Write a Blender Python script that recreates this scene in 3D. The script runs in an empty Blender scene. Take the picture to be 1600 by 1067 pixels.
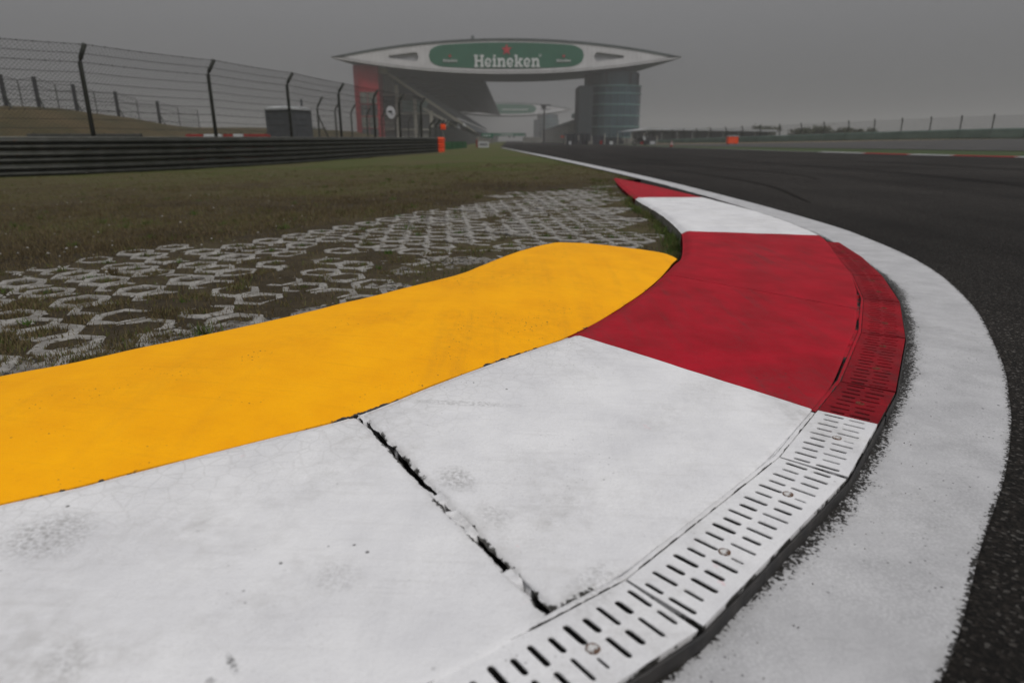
import bpy, math, random
import numpy as np
from mathutils import Vector, noise as mnoise

random.seed(7)
rng = np.random.default_rng(11)
SC = bpy.context.scene
COL = SC.collection
R = math.radians

# ------------------------------------------------------------------ camera
CAM_H = 0.6
cd = bpy.data.cameras.new('camera')
cam = bpy.data.objects.new('camera', cd)
COL.objects.link(cam)
cam.location = (0, 0, CAM_H)
cam.rotation_euler = (R(90) - math.atan(313.5 / 1000), 0, 0)
cd.sensor_width = 36.0
cd.lens = 22.5
cd.clip_start = 0.02
cd.clip_end = 6000
cd.dof.use_dof = True
cd.dof.focus_distance = 1.7
cd.dof.aperture_fstop = 3.2
SC.camera = cam

# ------------------------------------------------------------------ sky, sun, exposure
SUN_EL, SUN_AZ = 52.0, 140.0      # azimuth clockwise from +Y (the view direction)
w = bpy.data.worlds.new('World')
SC.world = w
w.use_nodes = True
nt = w.node_tree
nt.nodes.clear()
N, L = nt.nodes.new, nt.links.new
out = N('ShaderNodeOutputWorld')
bg = N('ShaderNodeBackground')
bg.inputs['Strength'].default_value = 0.1
sky = N('ShaderNodeTexSky')
sky.sky_type = 'NISHITA'
sky.sun_disc = False
sky.sun_elevation = R(SUN_EL)
sky.sun_rotation = R(SUN_AZ)
sky.air_density = 1.0
sky.dust_density = 8.0
bw = N('ShaderNodeRGBToBW')
L(sky.outputs[0], bw.inputs[0])
# overcast vault: the standard overcast sky, three times brighter overhead than at the horizon
tc = N('ShaderNodeTexCoord')
sp = N('ShaderNodeSeparateXYZ')
L(tc.outputs['Generated'], sp.inputs[0])
mx = N('ShaderNodeMath'); mx.operation = 'MAXIMUM'; mx.inputs[1].default_value = 0.0
L(sp.outputs['Z'], mx.inputs[0])
ma = N('ShaderNodeMath'); ma.operation = 'MULTIPLY_ADD'
ma.inputs[1].default_value = 5.0
ma.inputs[2].default_value = 0.72
L(mx.outputs[0], ma.inputs[0])
mixv = N('ShaderNodeMix'); mixv.data_type = 'FLOAT'
mixv.inputs['Factor'].default_value = 0.9
L(bw.outputs[0], mixv.inputs['A'])
L(ma.outputs[0], mixv.inputs['B'])
tint = N('ShaderNodeMix'); tint.data_type = 'RGBA'; tint.blend_type = 'MULTIPLY'
tint.inputs['Factor'].default_value = 1.0
L(mixv.outputs['Result'], tint.inputs['A'])
tint.inputs['B'].default_value = (0.955, 0.96, 1.0, 1)
L(tint.outputs['Result'], bg.inputs['Color'])
L(bg.outputs[0], out.inputs['Surface'])

sd = bpy.data.lights.new('sun', 'SUN')
sd.energy = 1.3
sd.angle = R(25)
sd.color = (1.0, 0.965, 0.92)
sun = bpy.data.objects.new('sun', sd)
COL.objects.link(sun)
sv = Vector((math.sin(R(SUN_AZ)) * math.cos(R(SUN_EL)), math.cos(R(SUN_AZ)) * math.cos(R(SUN_EL)), math.sin(R(SUN_EL))))
sun.rotation_euler = sv.to_track_quat('Z', 'Y').to_euler()
sun.location = (0, 0, 80)

SC.view_settings.view_transform = 'Standard'
SC.view_settings.look = 'None'
SC.view_settings.exposure = 0.25
SC.view_settings.gamma = 1.0
SC.view_settings.use_curve_mapping = False
SC.render.engine = 'CYCLES'
cy = SC.cycles
cy.use_denoising = True
cy.max_bounces = 6
cy.diffuse_bounces = 3
cy.glossy_bounces = 3
cy.volume_bounces = 1
cy.caustics_reflective = False
cy.caustics_refractive = False

# ------------------------------------------------------------------ helpers
def tag(o, label=None, cat=None, group=None, kind=None):
    if label: o['label'] = label
    if cat: o['category'] = cat
    if group: o['group'] = group
    if kind: o['kind'] = kind
    return o

def empty(name, loc, label, cat, group=None, rz=0.0):
    o = bpy.data.objects.new(name, None)
    COL.objects.link(o)
    o.location = loc
    o.rotation_euler = (0, 0, rz)
    return tag(o, label, cat, group)

class MB:
    """collects faces and links them as one mesh object"""
    def __init__(s):
        s.v, s.f, s.m, s.a = [], [], [], {}
    def vert(s, p):
        s.v.append(tuple(p)); return len(s.v) - 1
    def face(s, ids, m=0):
        s.f.append(tuple(ids)); s.m.append(m)
    def poly(s, pts, m=0):
        s.face([s.vert(p) for p in pts], m)
    def box(s, c, d, rz=0.0, m=0, ry=0.0):
        cs, sn = math.cos(rz), math.sin(rz)
        cy_, sy_ = math.cos(ry), math.sin(ry)
        ids = []
        for dz in (-1, 1):
            for dx, dy in ((-1, -1), (1, -1), (1, 1), (-1, 1)):
                x, y, z = dx * d[0] / 2, dy * d[1] / 2, dz * d[2] / 2
                x, z = x * cy_ + z * sy_, -x * sy_ + z * cy_
                ids.append(s.vert((c[0] + x * cs - y * sn, c[1] + x * sn + y * cs, c[2] + z)))
        a = ids
        for q in ((0, 3, 2, 1), (4, 5, 6, 7), (0, 1, 5, 4), (1, 2, 6, 5), (2, 3, 7, 6), (3, 0, 4, 7)):
            s.face([a[i] for i in q], m)
    def bar(s, pts, r, n=6, m=0, cap=True):
        pts = [Vector(p) for p in pts]
        rr = r if isinstance(r, (list, tuple)) else [r] * len(pts)
        rings = []
        for i, p in enumerate(pts):
            t = (pts[min(i + 1, len(pts) - 1)] - pts[max(i - 1, 0)]).normalized()
            a = t.cross(Vector((0, 0, 1)))
            if a.length < 0.05: a = t.cross(Vector((1, 0, 0)))
            a.normalize(); b = t.cross(a)
            rings.append([s.vert(p + rr[i] * (math.cos(2 * math.pi * k / n) * a + math.sin(2 * math.pi * k / n) * b)) for k in range(n)])
        for i in range(len(rings) - 1):
            for k in range(n):
                s.face((rings[i][k], rings[i][(k + 1) % n], rings[i + 1][(k + 1) % n], rings[i + 1][k]), m)
        if cap:
            s.face(rings[0][::-1], m); s.face(rings[-1], m)
    def grid(s, P, m=0, flip=False):
        """P: rows of points"""
        ids = [[s.vert(p) for p in row] for row in P]
        for i in range(len(ids) - 1):
            for j in range(len(ids[0]) - 1):
                q = (ids[i][j], ids[i][j + 1], ids[i + 1][j + 1], ids[i + 1][j])
                s.face(q[::-1] if flip else q, m)
        return ids
    def prism(s, prof, y0, y1, m=0, axis='y'):
        """closed profile (x,z) extruded along y"""
        n = len(prof)
        a = [s.vert((x, y0, z)) for x, z in prof]
        b = [s.vert((x, y1, z)) for x, z in prof]
        for i in range(n):
            j = (i + 1) % n
            s.face((a[i], a[j], b[j], b[i]), m)
        s.face(a[::-1], m); s.face(b, m)
    def build(s, name, mats, parent=None, smooth=False, origin=None, attrs=None):
        me = bpy.data.meshes.new(name)
        o_ = Vector(origin) if origin is not None else (Vector(root_of(parent).location) if parent else Vector((0, 0, 0)))
        me.from_pydata([(x - o_[0], y - o_[1], z - o_[2]) for x, y, z in s.v], [], s.f)
        for k, vals in (attrs or s.a).items():
            at = me.attributes.new(k, 'FLOAT', 'POINT')
            at.data.foreach_set('value', np.asarray(vals, dtype=np.float32))
        mats = mats if isinstance(mats, (list, tuple)) else [mats]
        for mm in mats: me.materials.append(mm)
        if len(mats) > 1:
            me.polygons.foreach_set('material_index', s.m)
        if smooth:
            me.polygons.foreach_set('use_smooth', [True] * len(me.polygons))
        me.update()
        ob = bpy.data.objects.new(name, me)
        COL.objects.link(ob)
        if parent: ob.parent = parent
        elif origin is not None: ob.location = origin
        return ob

def root_of(o):
    while o.parent: o = o.parent
    return o

def piece(name, mesh, parent, loc=(0, 0, 0), rot=(0, 0, 0), scale=(1, 1, 1)):
    """one more object on shared mesh data (location in the parent's space)"""
    o = bpy.data.objects.new(name, mesh)
    COL.objects.link(o)
    o.parent = parent
    o.location = loc; o.rotation_euler = rot; o.scale = scale
    return o

def copy_tree(o, parent=None):
    c = o.copy(); COL.objects.link(c)
    if parent: c.parent = parent
    for ch in list(o.children): copy_tree(ch, c)
    return c

def np_mesh(name, V, F, mat, attrs=None, parent=None, smooth=False):
    """fast mesh from numpy triangles/quads"""
    V = np.asarray(V, dtype=np.float32); F = np.asarray(F, dtype=np.int32)
    me = bpy.data.meshes.new(name)
    nf, k = F.shape
    me.vertices.add(len(V)); me.vertices.foreach_set('co', V.ravel())
    me.loops.add(nf * k); me.loops.foreach_set('vertex_index', F.ravel())
    me.polygons.add(nf)
    me.polygons.foreach_set('loop_start', np.arange(nf, dtype=np.int32) * k)
    if smooth: me.polygons.foreach_set('use_smooth', np.ones(nf, dtype=bool))
    for an, vals in (attrs or {}).items():
        at = me.attributes.new(an, 'FLOAT', 'POINT')
        at.data.foreach_set('value', np.asarray(vals, dtype=np.float32))
    me.materials.append(mat)
    me.update(calc_edges=True)
    o = bpy.data.objects.new(name, me)
    COL.objects.link(o)
    if parent: o.parent = parent
    return o

def fbm(x, y, scale=1.0, octaves=4, seed=0):
    """vectorised value noise, about -1..1"""
    x = np.asarray(x, float) * scale; y = np.asarray(y, float) * scale
    tot = np.zeros(np.broadcast(x, y).shape); amp, norm = 1.0, 0.0
    for o in range(octaves):
        xi, yi = np.floor(x).astype(np.int64), np.floor(y).astype(np.int64)
        fx, fy = x - xi, y - yi
        fx = fx * fx * (3 - 2 * fx); fy = fy * fy * (3 - 2 * fy)
        def h(a, b):
            n = (a * 374761393 + b * 668265263 + (seed + o) * 1442695041) & 0x7fffffff
            n = ((n ^ (n >> 13)) * 1274126177) & 0x7fffffff
            return ((n ^ (n >> 16)) & 0xffff) / 65535.0
        v = (h(xi, yi) * (1 - fx) + h(xi + 1, yi) * fx) * (1 - fy) + (h(xi, yi + 1) * (1 - fx) + h(xi + 1, yi + 1) * fx) * fy
        tot += amp * (v * 2 - 1); norm += amp
        amp *= 0.5; x = x * 2.03 + 17.1; y = y * 2.03 + 9.7
    return tot / norm

def resample(pts, n, closed=False):
    P = np.array([tuple(p) for p in pts], float)
    d = np.r_[0, np.cumsum(np.linalg.norm(np.diff(P, axis=0), axis=1))]
    t = np.linspace(0, d[-1], n)
    return np.stack([np.interp(t, d, P[:, k]) for k in range(P.shape[1])], 1)

def catmull(pts, sub=8):
    P = [np.array(p, float) for p in pts]
    P = [2 * P[0] - P[1]] + P + [2 * P[-1] - P[-2]]
    o = []
    for i in range(1, len(P) - 2):
        for k in range(sub):
            t = k / sub
            a, b, c, d = P[i - 1], P[i], P[i + 1], P[i + 2]
            o.append(0.5 * ((2 * b) + (c - a) * t + (2 * a - 5 * b + 4 * c - d) * t * t + (3 * b - a - 3 * c + d) * t ** 3))
    o.append(P[-2])
    return np.array(o)

def smooth_curve(pts, n=200, passes=2):
    q = resample(catmull(pts, 10), n)
    for _ in range(passes):
        q[1:-1] = 0.25 * q[:-2] + 0.5 * q[1:-1] + 0.25 * q[2:]
    return q

def nearest(curve, p):
    return int(np.argmin(((curve[:, :2] - np.array(p)[:2]) ** 2).sum(1)))

def sstep(a, b, x):
    t = np.clip((np.asarray(x, float) - a) / (b - a), 0, 1)
    return t * t * (3 - 2 * t)

# ------------------------------------------------------------------ materials
def mat(name, c1, c2=None, scale=4.0, rough=0.7, detail=6, bump=0.0, bscale=60.0, metallic=0.0, spec=0.3, c3=None, s3=30.0, t3=0.62, coords='Object'):
    """two colours mottled by noise, a third in specks, fine relief"""
    m = bpy.data.materials.new(name)
    m.use_nodes = True
    t = m.node_tree; n = t.nodes; l = t.links
    p = n['Principled BSDF']
    p.inputs['Roughness'].default_value = rough
    p.inputs['Metallic'].default_value = metallic
    p.inputs['Specular IOR Level'].default_value = spec
    tcn = n.new('ShaderNodeTexCoord')
    c2 = c2 or tuple(x * 0.82 for x in c1)
    nz = n.new('ShaderNodeTexNoise')
    nz.inputs['Scale'].default_value = scale; nz.inputs['Detail'].default_value = detail
    nz.inputs['Roughness'].default_value = 0.6
    l.new(tcn.outputs[coords], nz.inputs['Vector'])
    cr = n.new('ShaderNodeMapRange')
    cr.inputs['From Min'].default_value = 0.36; cr.inputs['From Max'].default_value = 0.64
    l.new(nz.outputs['Fac'], cr.inputs['Value'])
    mxn = n.new('ShaderNodeMix'); mxn.data_type = 'RGBA'
    l.new(cr.outputs['Result'], mxn.inputs['Factor'])
    mxn.inputs['A'].default_value = (*c1, 1); mxn.inputs['B'].default_value = (*c2, 1)
    last = mxn.outputs['Result']
    if c3:
        n3 = n.new('ShaderNodeTexNoise'); n3.inputs['Scale'].default_value = s3; n3.inputs['Detail'].default_value = 3
        l.new(tcn.outputs[coords], n3.inputs['Vector'])
        r3 = n.new('ShaderNodeMapRange')
        r3.inputs['From Min'].default_value = t3; r3.inputs['From Max'].default_value = t3 + 0.05
        l.new(n3.outputs['Fac'], r3.inputs['Value'])
        m3 = n.new('ShaderNodeMix'); m3.data_type = 'RGBA'
        l.new(r3.outputs['Result'], m3.inputs['Factor'])
        l.new(last, m3.inputs['A']); m3.inputs['B'].default_value = (*c3, 1)
        last = m3.outputs['Result']
    l.new(last, p.inputs['Base Color'])
    if bump:
        nb = n.new('ShaderNodeTexNoise'); nb.inputs['Scale'].default_value = bscale; nb.inputs['Detail'].default_value = 5
        l.new(tcn.outputs[coords], nb.inputs['Vector'])
        b = n.new('ShaderNodeBump'); b.inputs['Strength'].default_value = bump; b.inputs['Distance'].default_value = 0.01
        l.new(nb.outputs['Fac'], b.inputs['Height']); l.new(b.outputs['Normal'], p.inputs['Normal'])
    return m

def paint_mat(name, c1, c2, grime, under=(0.035, 0.034, 0.032), rough=0.6, speck=0.5, marks=None, cracks=False, thin=0.5, chip_s=26, spec=0.12, grain=0.0, gmul=1.0, stains=(), rubber=0.0):
    """thick road paint: mottled tone, grime clouds, tiny pits, chips down to dark concrete where 'wear' is high"""
    m = bpy.data.materials.new(name); m.use_nodes = True
    t = m.node_tree; n = t.nodes; l = t.links
    p = n['Principled BSDF']; p.inputs['Roughness'].default_value = rough; p.inputs['Specular IOR Level'].default_value = spec
    tcn = n.new('ShaderNodeTexCoord'); O = tcn.outputs['Object']
    def noise(scale, detail=6, rgh=0.6, vec=O):
        z = n.new('ShaderNodeTexNoise'); z.inputs['Scale'].default_value = scale; z.inputs['Detail'].default_value = detail
        z.inputs['Roughness'].default_value = rgh; l.new(vec, z.inputs['Vector']); return z.outputs['Fac']
    def rngn(v, a, b, lo=0.0, hi=1.0):
        z = n.new('ShaderNodeMapRange'); z.inputs['From Min'].default_value = a; z.inputs['From Max'].default_value = b
        z.inputs['To Min'].default_value = lo; z.inputs['To Max'].default_value = hi; l.new(v, z.inputs['Value']); return z.outputs['Result']
    def mixc(f, a, b):
        z = n.new('ShaderNodeMix'); z.data_type = 'RGBA'; l.new(f, z.inputs['Factor'])
        for s_, x in (('A', a), ('B', b)):
            if isinstance(x, tuple): z.inputs[s_].default_value = (*x, 1)
            else: l.new(x, z.inputs[s_])
        return z.outputs['Result']
    def math_(op, a, b):
        z = n.new('ShaderNodeMath'); z.operation = op
        for i, x in enumerate((a, b)):
            if isinstance(x, (int, float)): z.inputs[i].default_value = x
            else: l.new(x, z.inputs[i])
        return z.outputs[0]
    at = n.new('ShaderNodeAttribute'); at.attribute_name = 'wear'
    wear = at.outputs['Fac']
    col = mixc(rngn(noise(7), 0.35, 0.65), c1, c2)
    # rubbed and dusty clouds, a few decimetres across
    g = rngn(noise(2.3, 8, 0.65), 0.46, 0.8, 0.0, 0.75 * gmul)
    g = math_('MULTIPLY', g, rngn(noise(42, 5), 0.35, 0.7))
    col = mixc(g, col, grime)
    # brushed streaks
    mp = n.new('ShaderNodeMapping'); mp.inputs['Rotation'].default_value = (0, 0, 0.75); mp.inputs['Scale'].default_value = (6, 90, 6)
    l.new(O, mp.inputs['Vector'])
    st = rngn(noise(1.0, 5, 0.6, mp.outputs['Vector']), 0.55, 0.85, 0.0, 0.22)
    col = mixc(st, col, grime)
    # pits
    vo = n.new('ShaderNodeTexVoronoi'); vo.inputs['Scale'].default_value = 75; l.new(O, vo.inputs['Vector'])
    pit = rngn(vo.outputs['Distance'], 0.10, 0.17, 1.0, 0.0)
    pit = math_('MULTIPLY', pit, rngn(noise(5.5, 4), 0.53, 0.66, 0.0, speck))
    col = mixc(pit, col, under)
    # a second, bigger and rarer kind of nick
    vo2 = n.new('ShaderNodeTexVoronoi'); vo2.inputs['Scale'].default_value = 21; vo2.inputs['Randomness'].default_value = 1.0
    l.new(O, vo2.inputs['Vector'])
    nk = rngn(vo2.outputs['Distance'], 0.045, 0.075, 1.0, 0.0)
    nk = math_('MULTIPLY', nk, rngn(noise(3.1, 3), 0.56, 0.6, 0.0, 0.8))
    col = mixc(nk, col, under)
    fs = rngn(noise(260, 3, 0.7), 0.52, 0.75, 0.0, 0.30 * gmul)
    fs = math_('MULTIPLY', fs, rngn(noise(4.3, 5), 0.38, 0.62, 0.25, 1.0))
    col = mixc(fs, col, grime)
    if grain:
        vg = n.new('ShaderNodeTexVoronoi'); vg.inputs['Scale'].default_value = 210; l.new(O, vg.inputs['Vector'])
        gg = rngn(vg.outputs['Distance'], 0.30, 0.62, 0.0, grain)
        gg = math_('MULTIPLY', gg, rngn(noise(6, 6, 0.7), 0.36, 0.64, 0.15, 1.0))
        col = mixc(gg, col, under)
    if rubber:      # dark streaks dragged along by tyres running over the kerb
        mr_ = n.new('ShaderNodeMapping'); mr_.inputs['Rotation'].default_value = (0, 0, 0.35); mr_.inputs['Scale'].default_value = (13, 0.8, 1)
        l.new(O, mr_.inputs['Vector'])
        rb = rngn(noise(1.6, 7, 0.65, mr_.outputs[0]), 0.50, 0.72, 0.0, rubber)
        rb = math_('MULTIPLY', rb, rngn(noise(55, 4, 0.7), 0.30, 0.62, 0.2, 1.0))
        rb = math_('MULTIPLY', rb, rngn(noise(1.7, 3), 0.36, 0.6, 0.1, 1.0))
        col = mixc(rb, col, tuple(x * 1.3 for x in under))
    for sx, sy, ang, rx, ry, amt in stains:      # scuffs and footprints left on the paint
        ms = n.new('ShaderNodeMapping'); ms.vector_type = 'TEXTURE'
        ms.inputs['Location'].default_value = (sx, sy, 0); ms.inputs['Rotation'].default_value = (0, 0, ang); ms.inputs['Scale'].default_value = (rx * 1.3, ry * 1.3, 1e6)
        l.new(O, ms.inputs['Vector'])
        le = n.new('ShaderNodeVectorMath'); le.operation = 'LENGTH'; l.new(ms.outputs[0], le.inputs[0])
        body = rngn(math_('ADD', le.outputs['Value'], math_('MULTIPLY', noise(38, 5, 0.7), 0.9)), 0.9, 1.5, 1.0, 0.0)
        f_ = math_('MULTIPLY', body, rngn(noise(150, 4, 0.7), 0.40, 0.68, 0.0, min(1.0, amt)))
        col = mixc(f_, col, under if amt > 1.5 else tuple(x * 0.6 for x in grime))
    if marks:
        mk = math_('MULTIPLY', rngn(noise(17, 3), 0.70, 0.76, 0.0, 0.55), rngn(noise(3.7, 2), 0.5, 0.6))
        col = mixc(mk, col, marks)
    hgt = noise(170, 4)
    if cracks:
        at2 = n.new('ShaderNodeAttribute'); at2.attribute_name = 'back'
        wob = n.new('ShaderNodeVectorMath'); wob.operation = 'ADD'
        nzv = n.new('ShaderNodeTexNoise'); nzv.inputs['Scale'].default_value = 9; l.new(O, nzv.inputs['Vector'])
        sc = n.new('ShaderNodeVectorMath'); sc.operation = 'SCALE'; sc.inputs['Scale'].default_value = 0.03
        l.new(nzv.outputs['Color'], sc.inputs[0]); l.new(O, wob.inputs[0]); l.new(sc.outputs[0], wob.inputs[1])
        vc = n.new('ShaderNodeTexVoronoi'); vc.feature = 'DISTANCE_TO_EDGE'; vc.inputs['Scale'].default_value = 30
        l.new(wob.outputs[0], vc.inputs['Vector'])
        ck = math_('MULTIPLY', rngn(vc.outputs['Distance'], 0.02, 0.07, 1.0, 0.0), rngn(at2.outputs['Fac'], 0.55, 0.95, 0.0, 0.22))
        col = mixc(ck, col, grime)
    # chips
    cn = noise(chip_s, 9, 0.68)
    chip = math_('ADD', cn, math_('MULTIPLY', wear, 0.42))
    chip = rngn(chip, 0.80, 0.835)
    dirt = rngn(math_('ADD', noise(11, 6, 0.7), math_('MULTIPLY', wear, 0.3)), 0.6, 0.9, 0.0, thin)
    col = mixc(dirt, col, grime)
    col = mixc(chip, col, mixc(rngn(noise(140, 3), 0.4, 0.65), under, tuple(x * 2.4 for x in under)))
    l.new(col, p.inputs['Base Color'])
    hh = math_('SUBTRACT', hgt, math_('MULTIPLY', chip, 1.6))
    hh = math_('ADD', hh, math_('MULTIPLY', noise(23, 3), 1.5))
    b = n.new('ShaderNodeBump'); b.inputs['Strength'].default_value = 0.35; b.inputs['Distance'].default_value = 0.004
    l.new(hh, b.inputs['Height']); l.new(b.outputs['Normal'], p.inputs['Normal'])
    return m

def attr_mat(name, stops, attr='tone', rough=0.8, bump=0.0, bscale=40, nscale=0.0, namp=0.3, trans=0.0):
    """colour ramp over a per-vertex value, jittered by noise"""
    m = bpy.data.materials.new(name); m.use_nodes = True
    t = m.node_tree; n = t.nodes; l = t.links
    p = n['Principled BSDF']; p.inputs['Roughness'].default_value = rough; p.inputs['Specular IOR Level'].default_value = 0.15
    at = n.new('ShaderNodeAttribute'); at.attribute_name = attr
    v = at.outputs['Fac']
    tcn = n.new('ShaderNodeTexCoord')
    if nscale:
        z = n.new('ShaderNodeTexNoise'); z.inputs['Scale'].default_value = nscale; z.inputs['Detail'].default_value = 8; z.inputs['Roughness'].default_value = 0.7
        l.new(tcn.outputs['Object'], z.inputs['Vector'])
        a = n.new('ShaderNodeMath'); a.operation = 'MULTIPLY_ADD'; a.inputs[1].default_value = namp * 2
        l.new(z.outputs['Fac'], a.inputs[0])
        sb = n.new('ShaderNodeMath'); sb.operation = 'SUBTRACT'; sb.inputs[1].default_value = namp
        l.new(v, sb.inputs[0]); l.new(sb.outputs[0], a.inputs[2])
        v = a.outputs[0]
        z2 = n.new('ShaderNodeTexNoise'); z2.inputs['Scale'].default_value = nscale * 9; z2.inputs['Detail'].default_value = 4; l.new(tcn.outputs['Object'], z2.inputs['Vector'])
        a2 = n.new('ShaderNodeMath'); a2.operation = 'MULTIPLY_ADD'; a2.inputs[1].default_value = namp * 1.5; l.new(z2.outputs['Fac'], a2.inputs[0])
        s2 = n.new('ShaderNodeMath'); s2.operation = 'SUBTRACT'; s2.inputs[1].default_value = namp * 0.75; l.new(v, s2.inputs[0]); l.new(s2.outputs[0], a2.inputs[2])
        v = a2.outputs[0]
    r = n.new('ShaderNodeValToRGB'); e = r.color_ramp.elements
    while len(e) < len(stops): e.new(0.5)
    for i, (pos, c) in enumerate(stops):
        e[i].position = pos; e[i].color = (*c, 1)
    l.new(v, r.inputs['Fac']); l.new(r.outputs['Color'], p.inputs['Base Color'])
    if bump:
        nb = n.new('ShaderNodeTexNoise'); nb.inputs['Scale'].default_value = bscale; nb.inputs['Detail'].default_value = 8; nb.inputs['Roughness'].default_value = 0.7
        l.new(tcn.outputs['Object'], nb.inputs['Vector'])
        b = n.new('ShaderNodeBump'); b.inputs['Strength'].default_value = bump; b.inputs['Distance'].default_value = 0.02
        l.new(nb.outputs['Fac'], b.inputs['Height']); l.new(b.outputs['Normal'], p.inputs['Normal'])
    return m

def asphalt_mat():
    m = bpy.data.materials.new('asphalt'); m.use_nodes = True
    t = m.node_tree; n = t.nodes; l = t.links
    p = n['Principled BSDF']; p.inputs['Roughness'].default_value = 0.9; p.inputs['Specular IOR Level'].default_value = 0.10
    tcn = n.new('ShaderNodeTexCoord'); O = tcn.outputs['Object']
    vo = n.new('ShaderNodeTexVoronoi'); vo.inputs['Scale'].default_value = 190; l.new(O, vo.inputs['Vector'])
    r = n.new('ShaderNodeValToRGB'); e = r.color_ramp.elements
    e[0].position = 0.0; e[0].color = (0.013, 0.0125, 0.012, 1)
    e[1].position = 1.0; e[1].color = (0.11, 0.104, 0.097, 1)
    x = e.new(0.62); x.color = (0.021, 0.0188, 0.0168, 1)
    x = e.new(0.88); x.color = (0.039, 0.0345, 0.0305, 1)
    sep = n.new('ShaderNodeSeparateColor'); l.new(vo.outputs['Color'], sep.inputs[0]); l.new(sep.outputs[0], r.inputs['Fac'])
    nz = n.new('ShaderNodeTexNoise'); nz.inputs['Scale'].default_value = 0.35; nz.inputs['Detail'].default_value = 8; l.new(O, nz.inputs['Vector'])
    mp = n.new('ShaderNodeMapping'); mp.inputs['Scale'].default_value = (1.3, 0.05, 1); mp.inputs['Rotation'].default_value = (0, 0, 0.05)
    l.new(O, mp.inputs['Vector'])
    ns = n.new('ShaderNodeTexNoise'); ns.inputs['Scale'].default_value = 0.8; ns.inputs['Detail'].default_value = 6; l.new(mp.outputs[0], ns.inputs['Vector'])
    ad = n.new('ShaderNodeMath'); ad.operation = 'ADD'; l.new(nz.outputs['Fac'], ad.inputs[0]); l.new(ns.outputs['Fac'], ad.inputs[1])
    mr = n.new('ShaderNodeMapRange'); mr.inputs['From Min'].default_value = 0.7; mr.inputs['From Max'].default_value = 1.3
    mr.inputs['To Min'].default_value = 0.40; mr.inputs['To Max'].default_value = 1.25; l.new(ad.outputs[0], mr.inputs['Value'])
    mu = n.new('ShaderNodeMix'); mu.data_type = 'RGBA'; mu.blend_type = 'MULTIPLY'; mu.inputs['Factor'].default_value = 1
    l.new(r.outputs['Color'], mu.inputs['A']); l.new(mr.outputs['Result'], mu.inputs['B'])
    l.new(mu.outputs['Result'], p.inputs['Base Color'])
    b = n.new('ShaderNodeBump'); b.inputs['Strength'].default_value = 0.7; b.inputs['Distance'].default_value = 0.0025
    l.new(vo.outputs['Distance'], b.inputs['Height']); l.new(b.outputs['Normal'], p.inputs['Normal'])
    return m

M = {}
M['asphalt'] = asphalt_mat()
M['white'] = paint_mat('white_paint', (0.76, 0.76, 0.772), (0.66, 0.66, 0.678), (0.36, 0.35, 0.335), gmul=1.35, marks=(0.75, 0.35, 0.38), cracks=True, rubber=0.13, stains=((-0.696, -0.631, -0.79, 0.038, 0.028, 0.75), (-0.628, -0.733, -0.98, 0.032, 0.022, 0.45), (-0.703, -0.329, -0.03, 0.104, 0.012, 0.5), (-1.0, -0.216, -2.67, 0.044, 0.05, 0.25), (-1.266, -0.809, -0.2, 0.06, 0.05, 0.7), (-0.488, -0.88, -0.66, 0.027, 0.05, 0.55), (-0.915, -1.022, -0.91, 0.018, 0.004, 2.6), (-0.928, -1.047, 0.99, 0.005, 0.006, 2.2), (-0.837, -0.88, 0.51, 0.034, 0.03, 0.35), (-1.096, -1.027, 0.63, 0.024, 0.03, 0.5)))
M['red'] = paint_mat('red_paint', (0.40, 0.007, 0.020), (0.285, 0.005, 0.013), (0.22, 0.028, 0.034), speck=0.7, rough=0.7, gmul=1.2, rubber=0.55)
M['redcover'] = paint_mat('red_cover_paint', (0.30, 0.006, 0.014), (0.17, 0.004, 0.009), (0.07, 0.008, 0.010), speck=0.7, rough=0.7, gmul=1.4, rubber=0.6)
M['yellow'] = paint_mat('yellow_paint', (0.95, 0.43, 0.002), (0.88, 0.375, 0.002), (0.50, 0.22, 0.008), speck=1.0, rough=0.7, thin=0.3, gmul=0.7, rubber=0.16)
M['line'] = paint_mat('line_paint', (0.54, 0.54, 0.552), (0.44, 0.44, 0.452), (0.27, 0.268, 0.265), under=(0.02, 0.019, 0.018), speck=0.9, chip_s=150, grain=0.16, gmul=0.8, rubber=0.12)
M['boltpaint'] = paint_mat('bolt_paint', (0.66, 0.66, 0.665), (0.48, 0.475, 0.47), (0.20, 0.15, 0.11), under=(0.06, 0.03, 0.016), chip_s=110)
M['boltred'] = paint_mat('bolt_red_paint', (0.22, 0.010, 0.013), (0.13, 0.010, 0.010), (0.06, 0.02, 0.015), under=(0.06, 0.03, 0.016), chip_s=110)
M['concrete'] = mat('rough_concrete', (0.25, 0.24, 0.22), (0.10, 0.09, 0.078), scale=11, rough=0.95, bump=0.9, bscale=70, c3=(0.03, 0.027, 0.022), s3=38, t3=0.55)
M['darkdirt'] = mat('dark_grime', (0.012, 0.011, 0.0095), (0.026, 0.024, 0.02), scale=30, rough=0.95, bump=0.8, bscale=120)
M['paver'] = mat('paver_concrete', (0.34, 0.33, 0.31), (0.17, 0.16, 0.145), scale=11, rough=0.95, bump=0.7, bscale=130, c3=(0.09, 0.08, 0.06), s3=34, t3=0.60)
M['rust'] = mat('rusty_iron', (0.10, 0.045, 0.022), (0.035, 0.025, 0.02), scale=60, rough=0.85, bump=0.6, bscale=200)
M['iron'] = mat('dark_iron', (0.03, 0.03, 0.031), (0.05, 0.047, 0.045), scale=30, rough=0.6, metallic=0.3)
M['soil'] = attr_mat('verge_soil', [(0.0, (0.026, 0.021, 0.014)), (0.35, (0.060, 0.047, 0.029)), (0.60, (0.088, 0.074, 0.038)), (0.80, (0.076, 0.082, 0.028)), (1.0, (0.055, 0.075, 0.020))],
                       rough=1.0, bump=1.0, bscale=26, nscale=14, namp=0.42)
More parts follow.
